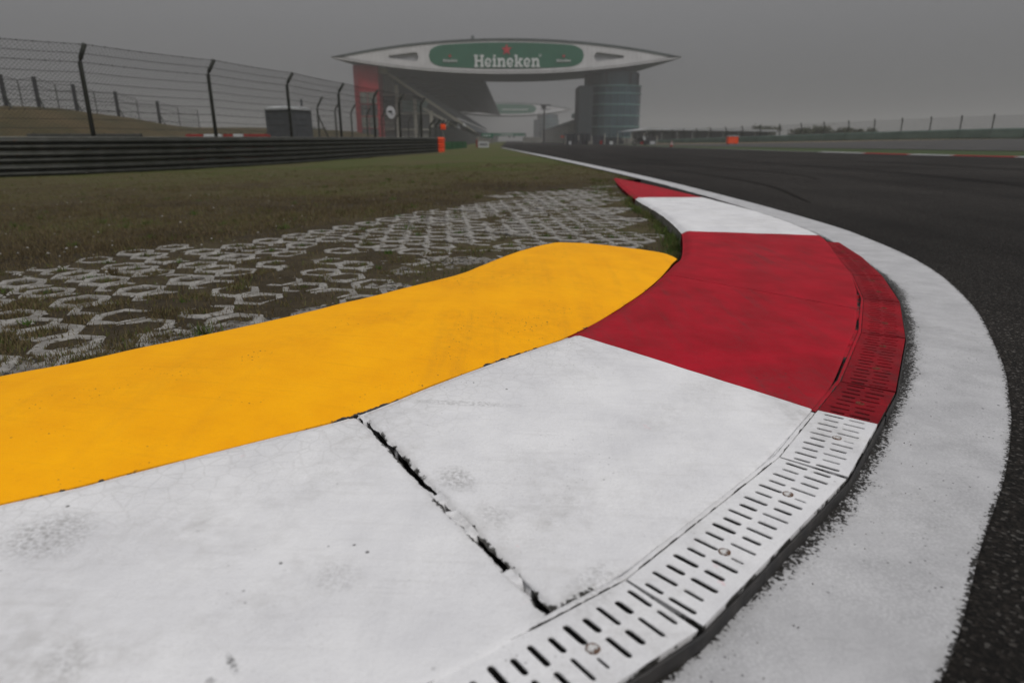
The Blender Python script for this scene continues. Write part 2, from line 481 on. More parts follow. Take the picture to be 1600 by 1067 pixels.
M['grass'] = attr_mat('grass_blade', [(0.0, (0.065, 0.048, 0.026)), (0.4, (0.14, 0.108, 0.056)), (0.6, (0.105, 0.105, 0.038)), (1.0, (0.055, 0.105, 0.018))], rough=0.7)
M['turf'] = mat('far_turf', (0.026, 0.052, 0.012), (0.045, 0.058, 0.018), scale=0.6, rough=1, bump=0.8, bscale=8, detail=10)
M['bankturf'] = mat('dry_bank_turf', (0.080, 0.058, 0.027), (0.042, 0.038, 0.015), scale=0.35, rough=1, bump=0.8, bscale=6, detail=10)
M['gravel'] = mat('tan_gravel', (0.33, 0.25, 0.155), (0.25, 0.19, 0.12), scale=1.5, rough=1, bump=0.7, bscale=30)
M['runoff'] = mat('runoff_asphalt', (0.06, 0.058, 0.055), (0.042, 0.041, 0.04), scale=0.5, rough=0.9, bump=0.4, bscale=80)
M['terrain'] = mat('far_ground', (0.07, 0.068, 0.045), (0.05, 0.05, 0.035), scale=0.05, rough=1)
M['galv'] = mat('weathered_galvanised', (0.050, 0.052, 0.046), (0.028, 0.030, 0.025), scale=3, rough=0.5, metallic=0.35, bump=0.05, bscale=30, c3=(0.05, 0.03, 0.02), s3=9, t3=0.68)
M['galvcap'] = mat('pale_rail_edge', (0.22, 0.22, 0.20), (0.14, 0.14, 0.125), scale=5, rough=0.55, metallic=0.2)
M['post'] = mat('dark_green_post', (0.030, 0.034, 0.028), (0.045, 0.047, 0.04), scale=6, rough=0.6, metallic=0.2)
M['wire'] = mat('fence_wire', (0.035, 0.035, 0.034), (0.05, 0.05, 0.048), scale=8, rough=0.6, metallic=0.3)
M['orange'] = mat('orange_plastic', (0.85, 0.085, 0.012), (0.72, 0.065, 0.01), scale=5, rough=0.5, bump=0.1)
M['grayplastic'] = mat('grey_plastic', (0.085, 0.09, 0.098), (0.065, 0.07, 0.077), scale=3, rough=0.55)
M['whiteplastic'] = mat('white_plastic', (0.46, 0.47, 0.475), (0.37, 0.38, 0.385), scale=4, rough=0.5)
M['redplastic'] = mat('red_plastic', (0.24, 0.014, 0.010), (0.18, 0.011, 0.008), scale=4, rough=0.55)
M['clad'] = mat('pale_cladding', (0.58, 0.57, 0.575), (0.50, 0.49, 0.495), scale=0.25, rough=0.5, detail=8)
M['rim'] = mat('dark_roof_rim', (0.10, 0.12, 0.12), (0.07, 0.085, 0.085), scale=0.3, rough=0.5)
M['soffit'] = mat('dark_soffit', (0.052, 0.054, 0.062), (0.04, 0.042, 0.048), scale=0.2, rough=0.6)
M['recess'] = mat('grey_recess', (0.42, 0.42, 0.435), (0.35, 0.35, 0.365), scale=0.5, rough=0.6)
M['sign_green'] = mat('billboard_green', (0.012, 0.115, 0.062), (0.010, 0.10, 0.054), scale=0.3, rough=0.45)
M['sign_white'] = mat('billboard_white', (0.62, 0.64, 0.63), (0.55, 0.57, 0.56), scale=0.5, rough=0.5)
M['sign_red'] = mat('billboard_red', (0.50, 0.02, 0.03), (0.42, 0.02, 0.025), scale=0.5, rough=0.5)
M['redwall'] = mat('red_cladding', (0.42, 0.018, 0.03), (0.34, 0.015, 0.025), scale=0.3, rough=0.5)
M['cream'] = mat('cream_concrete', (0.44, 0.42, 0.36), (0.34, 0.325, 0.28), scale=0.4, rough=0.85)
M['darkwall'] = mat('dark_grey_panel', (0.055, 0.056, 0.06), (0.04, 0.041, 0.045), scale=0.4, rough=0.7)
M['midwall'] = mat('mid_grey_wall', (0.19, 0.185, 0.165), (0.13, 0.13, 0.12), scale=0.3, rough=0.8)
M['seat'] = mat('blue_grey_seats', (0.17, 0.195, 0.21), (0.13, 0.15, 0.165), scale=0.5, rough=0.6)
M['teal'] = mat('pale_teal_panel', (0.17, 0.23, 0.215), (0.13, 0.185, 0.175), scale=0.4, rough=0.5)
M['shaft'] = mat('dark_blue_panel', (0.022, 0.030, 0.035), (0.016, 0.022, 0.026), scale=0.4, rough=0.6)
M['glass'] = mat('tower_glass', (0.040, 0.075, 0.092), (0.028, 0.055, 0.070), scale=0.25, rough=0.12, spec=0.6)
M['spandrel'] = mat('teal_spandrel', (0.12, 0.22, 0.20), (0.095, 0.18, 0.165), scale=0.3, rough=0.35)
M['tarp'] = mat('green_tarp', (0.022, 0.085, 0.03), (0.016, 0.062, 0.024), scale=1, rough=0.8)
M['barrier'] = mat('teal_conveyor_belt', (0.115, 0.165, 0.145), (0.08, 0.12, 0.105), scale=0.5, rough=0.8)
M['leaf'] = attr_mat('tree_leaf', [(0.0, (0.035, 0.04, 0.02)), (0.6, (0.06, 0.07, 0.03)), (1.0, (0.09, 0.09, 0.04))], rough=0.8)
M['bark'] = mat('bark', (0.07, 0.055, 0.04), (0.045, 0.036, 0.028), scale=4, rough=1)
M['rubber'] = mat('black_rubber', (0.02, 0.02, 0.02), (0.03, 0.03, 0.03), scale=5, rough=0.8)
M['tyremark'] = mat('tyre_mark_rubber', (0.013, 0.0122, 0.0115), (0.020, 0.0185, 0.017), scale=9, rough=0.95, spec=0.04, c3=(0.026, 0.025, 0.023), s3=60, t3=0.56)
# ------------------------------------------------------------------ plan of the corner (metres, surveyed on the ground)
# kerb toe (track side of the drain), drain/slab joint, slab back, yellow kerb back, both edges of the painted line
C_ = [(-2.6, -0.5), (-1.6, -0.28), (-0.8, 0.02), (-0.3, 0.27), (0.138, 0.564), (0.231, 0.637), (0.29, 0.706), (0.353, 0.776), (0.44, 0.859), (0.521, 0.94), (0.591, 1.0), (0.659, 1.089), (0.765, 1.226), (0.816, 1.281), (0.897, 1.39), (1.092, 1.69), (1.19, 1.847), (1.295, 2.037), (1.399, 2.229), (1.525, 2.497), (1.631, 2.774), (1.748, 3.116), (1.881, 3.57), (1.954, 4.023), (2.0, 4.542), (2.05, 5.218), (2.055, 5.959), (2.03, 6.739), (1.985, 7.6), (1.93, 8.6), (1.84, 9.7), (1.70, 10.82)]
D_ = [(-2.6, -0.42), (-1.6, -0.20), (-0.85, 0.12), (-0.42, 0.36), (-0.071, 0.566), (0.045, 0.656), (0.148, 0.741), (0.232, 0.819), (0.315, 0.9), (0.403, 0.989), (0.542, 1.152), (0.665, 1.305), (0.78, 1.458), (0.946, 1.721), (1.099, 1.966), (1.285, 2.319), (1.473, 2.714), (1.656, 3.219), (1.80, 3.62), (1.925, 4.02), (2.0, 4.542), (2.05, 5.218), (2.055, 5.959), (2.03, 6.739), (1.985, 7.6), (1.93, 8.6), (1.84, 9.7), (1.70, 10.82)]
E_ = [(-2.6, -0.02, .07), (-1.6, 0.42, .07), (-0.795, 0.892, .07), (-0.679, 0.972, .07), (-0.519, 1.084, .07), (-0.415, 1.158, .07), (-0.318, 1.234, .07), (-0.225, 1.35, .07), (-0.096, 1.505, .07), (0.044, 1.66, .07), (0.159, 1.78, .07), (0.29, 1.98, .07), (0.409, 2.19, .07), (0.527, 2.42, .07), (0.643, 2.673, .07), (0.744, 2.914, .07), (0.833, 3.122, .07), (0.985, 3.70, .07), (1.061, 4.067, .068), (1.139, 4.722, .063), (1.190, 5.342, .058), (1.255, 6.639, .048), (1.43, 8.643, .033), (1.66, 10.80, .022)]
F_ = [(-3.0, -0.2, .12), (-2.2, 0.42, .12), (-1.6, 0.87, .12), (-1.112, 1.306, .12), (-0.989, 1.435, .12), (-0.895, 1.535, .12), (-0.717, 1.732, .12), (-0.56, 1.93, .12), (-0.359, 2.203, .12), (-0.214, 2.414, .12), (-0.11, 2.65, .12), (0.018, 2.951, .117), (0.16, 3.197, .112), (0.246, 3.279, .106)]
F_END = [(0.246, 3.279, .106), (0.404, 3.31, .098), (0.573, 3.268, .088), (0.737, 3.221, .074), (0.793, 3.158, .064), (0.807, 3.097, .058)]
A_ = [(-2.6, -0.75), (-1.6, -0.52), (-0.7, -0.2), (-0.2, 0.05), (0.2, 0.33), (0.478, 0.585), (0.598, 0.715), (0.678, 0.81), (0.753, 0.895), (0.919, 1.079), (1.102, 1.31), (1.21, 1.463), (1.341, 1.655), (1.469, 1.871), (1.643, 2.174), (1.768, 2.422), (1.922, 2.774), (2.044, 3.107), (2.168, 3.556), (2.281, 4.176), (2.343, 4.657), (2.39, 5.696), (2.41, 7.053), (2.382, 9.796), (2.211, 14.295), (1.905, 19.781), (1.367, 28.463), (0.45, 41.0), (-0.85, 60.0)]
B_ = [(-2.6, -0.58), (-1.6, -0.36), (-0.75, -0.07), (-0.27, 0.22), (0.005, 0.415), (0.215, 0.60), (0.330, 0.71), (0.478, 0.84), (0.613, 0.985), (0.753, 1.145), (0.859, 1.275), (0.974, 1.435), (1.152, 1.706), (1.295, 1.942), (1.471, 2.255), (1.605, 2.538), (1.757, 2.93), (1.898, 3.453), (2.02, 4.026), (2.12, 4.65), (2.175, 5.567), (2.20, 6.5), (2.205, 7.4), (2.171, 9.293), (1.993, 13.2), (1.699, 18.4), (1.209, 26.2), (0.28, 40.5), (-1.02, 60.0)]
Cc = smooth_curve(C_, 900, 3)
Dc = smooth_curve(D_, 900, 3)
Ec = smooth_curve(E_, 900, 3)
Fc = smooth_curve(F_, 300, 2)

def x_of_y(curve, y, ext=None):
    return np.interp(y, curve[:, 1], curve[:, 0])
LINE_IN = smooth_curve(B_, 3000, 1)
LINE_OUT = smooth_curve(A_, 3000, 1)
FAR_LEFT = np.array([(-1.02, 60.0), (-2.6, 250.0), (-6.0, 700.0)])
def track_left(y):
    y = np.asarray(y, float)
    near = x_of_y(Cc, y) - 0.012
    mid = x_of_y(LINE_IN, y) - 0.03
    far = np.interp(y, FAR_LEFT[:, 1], FAR_LEFT[:, 0])
    k = sstep(9.2, 10.8, y)
    return np.where(y < 60, near * (1 - k) + mid * k, far)
def track_right(y):
    return np.interp(y, [-60, -10, 5, 15, 25.16, 27.85, 29.8, 32.8, 36.4, 42.3, 62, 700], [70, 44, 29, 23, 19.35, 18.5, 17.9, 17.45, 17.0, 16.5, 16.0, 15.0])

# ------------------------------------------------------------------ ground sheets
PAVE_EDGE = np.array([(-4.2, 2.6), (-3.2, 3.05), (-2.75, 3.35), (-2.5, 3.8), (-2.1, 4.4), (-1.45, 5.3), (-0.75, 6.1), (-0.45, 7.0), (-0.25, 8.0), (0.5, 8.9), (1.5, 9.8)])
def pave_depth(x, y):
    """signed distance to the outer border of the paved strip, positive on the paved side"""
    x = np.asarray(x, float); y = np.asarray(y, float)
    best = np.full(x.shape, 1e9); sgn = np.ones(x.shape)
    for (ax, ay), (bx, by) in zip(PAVE_EDGE[:-1], PAVE_EDGE[1:]):
        dx, dy = bx - ax, by - ay
        t = np.clip(((x - ax) * dx + (y - ay) * dy) / (dx * dx + dy * dy), 0, 1)
        d = np.hypot(x - ax - t * dx, y - ay - t * dy)
        cr = dx * (y - ay) - dy * (x - ax)
        upd = d < best
        best = np.where(upd, d, best); sgn = np.where(upd, np.where(cr < 0, 1.0, -1.0), sgn)
    return best * sgn

def verge_z(x, y):
    x = np.asarray(x, float); y = np.asarray(y, float)
    edge = np.where(y < 60, np.interp(y, LINE_IN[:, 1], LINE_IN[:, 0]), -1.5)
    dl = np.maximum(0, edge - x - 3.0)
    z = -0.010 - 0.30 * (1 - np.exp(-dl / 6.5))
    pd = pave_depth(x, y)
    k = sstep(0.35, -0.25, pd)
    bump = 0.012 * fbm(x, y, 5.0, 4, 3) + 0.010 * fbm(x, y, 1.1, 3, 5)
    near_edge = sstep(0.0, 0.6, edge - x)
    z = z + bump * near_edge * np.where(y > 9, 0.6 + 1.3 * sstep(0.5, 3, dl), 1) - 0.006 + 0.022 * k * near_edge
    return z

def soil_tone(x, y):
    t = 0.44 + 0.30 * fbm(x, y, 0.55, 4, 21) + 0.16 * fbm(x, y, 3.1, 3, 22) + 0.34 * sstep(8, 22, y) - 0.10 * sstep(3, 0, pave_depth(x, y)) * sstep(-2, 0, pave_depth(x, y))
    return np.clip(t, 0, 1)

def axis_vals(lo, hi, fine_lo, fine_hi, step, grow=1.12):
    v = list(np.arange(fine_lo, fine_hi + 1e-6, step))
    s = step
    while v[-1] < hi:
        s *= grow; v.append(v[-1] + s)
    s = step
    while v[0] > lo:
        s *= grow; v.insert(0, v[0] - s)
    return np.array(v)

def sheet(name, X, Y, Z, m, attrs=None):
    nr, nc = X.shape
    idx = np.arange(nr * nc).reshape(nr, nc)
    Fq = np.stack([idx[:-1, :-1], idx[:-1, 1:], idx[1:, 1:], idx[1:, :-1]], -1).reshape(-1, 4)
    V = np.stack([X, Y, Z], -1).reshape(-1, 3)
    return np_mesh(name, V, Fq, m, {k: v.ravel() for k, v in (attrs or {}).items()}, smooth=True)

# far ground: one sheet out to the horizon, below everything else
g = MB(); g.grid([[(x, y, -0.5) for x in np.linspace(-900, 900, 19)] for y in np.linspace(-250, 1650, 20)])
tag(g.build('ground', M['terrain'], origin=(0, 0, 0)), kind='structure')

ys = axis_vals(-0.6, 330, 0.6, 11.0, 0.045, 1.07)
xs = axis_vals(-150, 2.2, -4.6, 2.2, 0.045, 1.10)
X, Y = np.meshgrid(xs, ys)
lim = np.where(Y < 10.8, x_of_y(Cc, Y) - 0.10, np.where(Y < 60, x_of_y(LINE_IN, Y) + 0.12, np.interp(Y, FAR_LEFT[:, 1], FAR_LEFT[:, 0]) + 0.5))
X = np.minimum(X, lim)
Z = verge_z(X, Y)
tag(sheet('grass_verge', X, Y, Z, M['soil'], {'tone': soil_tone(X, Y)}), kind='structure')

# racing surface
yt = np.r_[np.linspace(-60, -0.62, 10), np.linspace(-0.6, 12, 260), np.linspace(12.3, 62, 60), np.linspace(66, 700, 30)]
rows = []
for y in yt:
    xl = -40 if y < -0.55 else float(track_left(y))
    xr = float(track_right(y))
    rows.append([(xl + (xr - xl) * f, y, 0.0) for f in (0, .04, .15, .4, .7, 1)])
g = MB(); g.grid(rows)
tag(g.build('track', M['asphalt'], origin=(0, 0, 0)), kind='structure')

# right of the track: run-off falls away, then the ground climbs to the barrier
def right_z(x, y):
    return 0.78 * float(sstep(20, 62, x + max(0, (40 - y)) * 0.15)) - 0.02
xr_cols = [0, .25, .5, 1, 2, 3, 4, 5, 6, 7, 8.5, 10, 13, 17, 22, 28, 35, 45, 60, 90, 150]
rows = []
for y in np.r_[np.linspace(-50, 20, 15), np.linspace(22, 140, 80), np.linspace(145, 330, 20)]:
    b = float(track_right(y)) - 0.3
    rows.append([(b + c_, y, right_z(b + c_, y) - (0.0 if c_ < 1 else 0.0)) for c_ in xr_cols])
g = MB(); g.grid(rows)
tag(g.build('infield', M['turf'], origin=(0, 0, 0)), kind='structure')
rows = []
def run_in(y): return float(track_right(y)) + float(np.interp(y, [-50, 20, 45, 70, 110, 330], [11, 11, 9.5, 5.5, 3.0, 3.0]))
BAR = catmull([(96, 50), (78, 66), (62, 79), (50, 90), (39.5, 101), (32, 113), (26.5, 126), (23.5, 140)], 12)
def bar_x(y): return float(np.interp(y, BAR[:, 1], BAR[:, 0]))
for y in np.r_[np.linspace(-50, 50, 20), np.linspace(52, 138, 60)]:
    a, b = run_in(y), max(run_in(y) + 0.5, bar_x(max(y, 50)) - 4.0)
    rows.append([(x, y, right_z(x, y) + 0.03) for x in np.linspace(a, b, 14)])
g = MB(); g.grid(rows)
tag(g.build('runoff_area', M['runoff'], origin=(0, 0, 0)), kind='structure')
rows = []
for y in np.linspace(40, 138, 70):
    b = bar_x(max(y, 50)); a = max(run_in(y) + 0.6, b - 7.0)
    rows.append([(x, y, right_z(x, y) + 0.06) for x in np.linspace(a, max(b - 0.3, a + 0.2), 6)])
g = MB(); g.grid(rows)
tag(g.build('gravel_strip', M['gravel'], origin=(0, 0, 0)), kind='structure')

# grass bank on the left, behind the barrier
RIDGE = catmull([(-90, 22, 3.6), (-58, 33, 3.2), (-40, 42, 2.95), (-35.2, 45, 2.82), (-34.0, 47, 2.86), (-33.4, 49, 2.85), (-33.3, 52.5, 2.66), (-33.1, 57, 2.50), (-32.9, 63, 2.1), (-32.4, 70, 1.9), (-31.0, 85, 2.1), (-28.0, 112, 2.1), (-32, 150, 1.8), (-40, 200, 1.2)], 8)
rows = []
for i, p in enumerate(RIDGE):
    t = RIDGE[min(i + 1, len(RIDGE) - 1)] - RIDGE[max(i - 1, 0)]
    nrm = np.array([t[1], -t[0]]) / np.hypot(t[0], t[1])
    row = []
    for s_, h_ in ((11, -0.34), (8.5, 0.10), (6, 0.38), (3.5, 0.70), (1.8, 0.92), (0.5, 1.0), (-1.5, 1.0), (-4, 0.8), (-12, -0.34)):
        q = p[:2] + nrm * s_
        zz = (-0.36 + (p[2] + 0.36) * (h_ if h_ > 0 else 0.0)) + (0.10 * float(fbm(q[0], q[1], 0.25, 4, 8)) if 0 < h_ else 0)
        row.append((q[0], q[1], zz))
    rows.append(row)
g = MB(); g.grid(rows)
tag(g.build('grass_bank', M['bankturf'], origin=(0, 0, 0), smooth=True), kind='structure')

# painted track-limit line
def line_strip():
    s_ = np.r_[np.linspace(0, 0.26, 700), np.linspace(0.262, 1, 260)]
    tI = np.linspace(0, 1, len(LINE_IN)); V, wv = [], []
    nv = 12
    for k, s in enumerate(s_):
        i = s * (len(LINE_IN) - 1); a = int(i); f = i - a; b = min(a + 1, len(LINE_IN) - 1)
        pi = LINE_IN[a] * (1 - f) + LINE_IN[b] * f
        j = nearest(LINE_OUT, pi)
        po = LINE_OUT[j]
        d = (po - pi); wd = np.hypot(*d); d = d / max(wd, 1e-6)
        pi = pi - d * (0.042 if pi[1] < 9 else 0.004); po = po + d * 0.010
        wob = 0.75 + 0.55 * float(fbm(pi[0], pi[1], 3.0, 3, 35)) + 0.25 * float(fbm(pi[0], pi[1], 14, 2, 36))
        for v in np.linspace(0, 1, nv):
            q = pi * (1 - v) + po * v
            din, dout = v * wd, (1 - v) * wd
            V.append((q[0], q[1], 0.004))
            near = 1.0 if pi[1] < 9 else 0.3
            wv.append(max(1.05 * float(sstep(0.066 * wob, 0.0, din)) * near, 0.9 * float(sstep(0.020 * wob, 0.0, dout)) * near))
    n = len(s_); idx = np.arange(n * nv).reshape(n, nv)
    Fq = np.stack([idx[:-1, :-1], idx[1:, :-1], idx[1:, 1:], idx[:-1, 1:]], -1).reshape(-1, 4)
    o = np_mesh('white_line', V, Fq[:, ::-1], M['line'], {'wear': wv})
    tag(o, kind='structure')
line_strip()
# grime that has gathered in the gutter between line and kerb
V = []; nn = 500
for k in range(nn):
    i = int(k / (nn - 1) * 620)
    p = Cc[i]; t = Cc[min(i + 2, len(Cc) - 1)] - Cc[max(i - 2, 0)]; nrm = np.array([t[1], -t[0]]) / np.hypot(*t)
    wdt = 0.042 + 0.018 * float(fbm(p[0], p[1], 22, 4, 31)) + 0.008 * float(fbm(p[0], p[1], 90, 2, 32))
    wdt *= float(sstep(8.5, 5.0, p[1])) * 0.92 + 0.08
    for v in (0, .35, .7, 1):
        q = p + nrm * (-0.012 + (wdt + 0.012) * v)
        V.append((q[0], q[1], 0.0014 + 0.006 * (1 - v) ** 5 + 0.002 * float(fbm(q[0], q[1], 120, 2, 33)) * (1 - v)))
idx = np.arange(nn * 4).reshape(nn, 4)
tag(np_mesh('gutter_grime', V, np.stack([idx[:-1, :-1], idx[:-1, 1:], idx[1:, 1:], idx[1:, :-1]], -1).reshape(-1, 4)[:, ::-1], M['darkdirt']), kind='structure')
# rubber left by tyres
def tyre_mark(pts, wdt):
    c = smooth_curve(pts, 60, 2); V = []
    for i, p in enumerate(c):
        t = c[min(i + 1, 59)] - c[max(i - 1, 0)]; nrm = np.array([t[1], -t[0]]) / np.hypot(*t)
        f = math.sin(math.pi * min(1, max(0, i / 59))) ** 0.4
        for s in (-1, 1):
            q = p + nrm * s * wdt * 0.5 * f; V.append((q[0], q[1], 0.003))
    idx = np.arange(120).reshape(60, 2)
    tag(np_mesh('tyre_mark', V, np.stack([idx[:-1, 0], idx[:-1, 1], idx[1:, 1], idx[1:, 0]], -1)[:, ::-1], M['tyremark']), kind='structure')
tyre_mark([(4.9, 10.5), (5.2, 12.0), (5.0, 14.5), (3.6, 18.5), (2.6, 22)], 0.16)
tyre_mark([(6.4, 7.5), (7.4, 10.5), (7.6, 15), (6.4, 21), (4.8, 28)], 0.16)
tyre_mark([(3.0, 6.5), (3.6, 9.5), (3.5, 13), (2.9, 17)], 0.10)
tyre_mark([(10.5, 9), (11.0, 14), (10.3, 22), (8.6, 32), (6.5, 44)], 0.2)

# ------------------------------------------------------------------ red and white kerb
kerb = empty('racing_kerb', (0.6, 1.6, 0), 'low red and white painted kerb curving along the inside of the corner', 'kerb')
kerb['kind'] = 'thing'
SEAMS = [((-2.4, 0.07), (-2.2, -0.36)), ((-1.55, 0.45), (-0.95, 0.08)), ((-0.319, 1.226), (0.046, 0.658)), ((0.162, 1.775), (0.664, 1.303)), ((0.628, 2.646), (1.218, 2.195)),
         ((1.048, 3.975), (1.925, 4.02)), ((1.255, 6.66), (2.02, 6.92)), ((1.655, 10.75), (1.71, 10.76))]
COLS = ['white', 'white', 'white', 'red', 'red', 'white', 'red']
JOINT = [1, 1, 1, 0, 0.5, 0, 0, 0]

def slab(k):
    e0, e1 = nearest(Ec, SEAMS[k][0]), nearest(Ec, SEAMS[k + 1][0])
    d0, d1 = nearest(Dc, SEAMS[k][1]), nearest(Dc, SEAMS[k + 1][1])
    ln = max(np.hypot(*(Ec[e1, :2] - Ec[e0, :2])), np.hypot(*(Dc[d1] - Dc[d0])))
    core = int(min(90, max(24, ln / 0.02)))
    # parameter with tight rows next to the edges
    def par(n, L_):
        e = [0, 0.003, 0.007, 0.014, 0.028]
        e = [x / L_ for x in e if x / L_ < 0.2]
        return np.array(e + list(np.linspace(0.045 / L_ if 0.045 / L_ < 0.25 else 0.3, 1 - (0.045 / L_ if 0.045 / L_ < 0.25 else 0.3), n)) + [1 - x for x in e[::-1]])
    U = par(core, ln)
    wd = np.hypot(*(Ec[e0, :2] - Dc[d0])) * 0.5 + np.hypot(*(Ec[e1, :2] - Dc[d1])) * 0.5
    Vv = par(70 if k < 5 else 26, max(wd, 0.2))
    Ep = resample(Ec[e0:e1 + 1], 400); Dp = resample(Dc[d0:d1 + 1], 400)
    tt = np.linspace(0, 1, 400)
    nu, nv = len(U), len(Vv)
    P = np.zeros((nu, nv, 3)); W = np.zeros((nu, nv)); Bk = np.zeros((nu, nv))
    for i, u in enumerate(U):
        e = np.array([np.interp(u, tt, Ep[:, c]) for c in range(3)])
        d = np.array([np.interp(u, tt, Dp[:, c]) for c in range(2)])
        zk = 0.034 if e[2] > 0.06 else 0.034 * e[2] / 0.07 + 0.004
        for j, v in enumerate(Vv):
            q = d * (1 - v) + e[:2] * v
            w_ = np.hypot(*(e[:2] - d))
            z = zk + (e[2] - zk) * v
            db, df = (1 - v) * w_, v * w_
            z -= 0.018 * (1 - float(sstep(0, 0.05, db))) ** 1.5
            z -= 0.003 * (1 - float(sstep(0, 0.006, df)))
            z += 0.0022 * float(fbm(q[0], q[1], 6, 3, 41))
            P[i, j] = (q[0], q[1], z)
            du0, du1 = u * ln, (1 - u) * ln
            a = max(float(sstep(0.030, 0, du0)) * JOINT[k], float(sstep(0.030, 0, du1)) * JOINT[k + 1])
            for dd, jj in ((du0, JOINT[k]), (du1, JOINT[k + 1])):
                if jj >= 1: P[i, j, 2] -= 0.006 * (1 - float(sstep(0, 0.012, dd)))
            corner = 0.0
            if k == 2: corner = 0.95 * float(sstep(0.035, 0.0, df)) * float(sstep(0.16, 0.03, u * ln))
            W[i, j] = max(0.75 * a, 0.42 * float(sstep(0.02, 0, df)), 0.35 * float(sstep(0.02, 0, db)), corner)
            Bk[i, j] = v * (1 if COLS[k] == 'white' and k < 4 else 0)
    # broken, uneven edges at the real joints
    for end, jj in ((0, JOINT[k]), (nu - 1, JOINT[k + 1])):
        if jj <= 0: continue
        sgn = 1 if end == 0 else -1
        for r_ in range(6):
            i = end + sgn * r_
            dirv = (P[end + sgn * 7, :, :2] - P[end, :, :2]); dirv /= np.linalg.norm(dirv, axis=1)[:, None]
            off = 0.0045 + 0.0045 * fbm(P[end, :, 0], P[end, :, 1], 28, 3, 50 + k) + 0.003 * fbm(P[end, :, 0], P[end, :, 1], 90, 2, 60 + k)
            P[i, :, :2] += dirv * (off * (1.0 if jj >= 1 else 0.4) * (1 - r_ / 6.0))[:, None]
    mb = MB(); mb.grid([[tuple(p) for p in row] for row in P])
    at_w, at_b = list(W.ravel()), list(Bk.ravel())
    ids = np.arange(nu * nv).reshape(nu, nv)
    loop = list(ids[:, 0]) + list(ids[-1, 1:]) + list(ids[-2::-1, -1]) + list(ids[0, -2:0:-1])
    low = []
    for q in loop:
        x, y, z = mb.v[q]; low.append(mb.vert((x, y, -0.09))); at_w.append(1.0 if True else 0); at_b.append(0)
    for a in range(len(loop)):
        b = (a + 1) % len(loop)
        mb.face((loop[b], loop[a], low[a], low[b]))
    mb.a = {'wear': at_w, 'back': at_b}
    o = mb.build('slab', M[COLS[k]], kerb, smooth=False)
    for p in o.data.polygons:
        p.use_smooth = True
    lab = {2: 'white slab with cracked joint and chipped corner beside the slotted drain', 3: 'near half of the red stretch', 4: 'far half of the red stretch', 5: 'far white block', 6: 'farthest red block narrowing to a point'}
    if k in lab: o['label'] = lab[k]
    return o
for k in range(7): slab(k)

# crumbling paint and filler in the open joints
for k in (1, 2):
    a, b = np.array(SEAMS[k][0]), np.array(SEAMS[k][1])
    n = 220; mb = MB(); wv = []; rows = []
    t = (b - a) / np.hypot(*(b - a)); nrm = np.array([-t[1], t[0]])
    for i in range(n):
        f = 0.035 + 0.965 * i / (n - 1); p = a + (b - a) * f
        zt = 0.07 + (0.034 - 0.07) * f
        hole = float(sstep(0.05, 0.2, float(fbm(f * 9.0, k * 3.0, 1.0, 2, 70)) + 0.12 + 0.30 * f - 0.18 * (f < 0.1)))
        rows.append([])
        for v in np.linspace(-1, 1, 7):
            q = p + nrm * v * 0.010
            dz = -0.005 - 0.032 * hole + 0.004 * float(fbm(q[0], q[1], 120, 3, 71)) + 0.0035 * v * v * (1 - hole)
            rows[-1].append((q[0], q[1], zt + dz)); wv.append(min(1.0, 0.42 + 0.9 * hole))
    mb.grid(rows); mb.a = {'wear': wv, 'back': [0] * len(wv)}
    mb.build('joint_filler', M['white'], kerb, smooth=True)

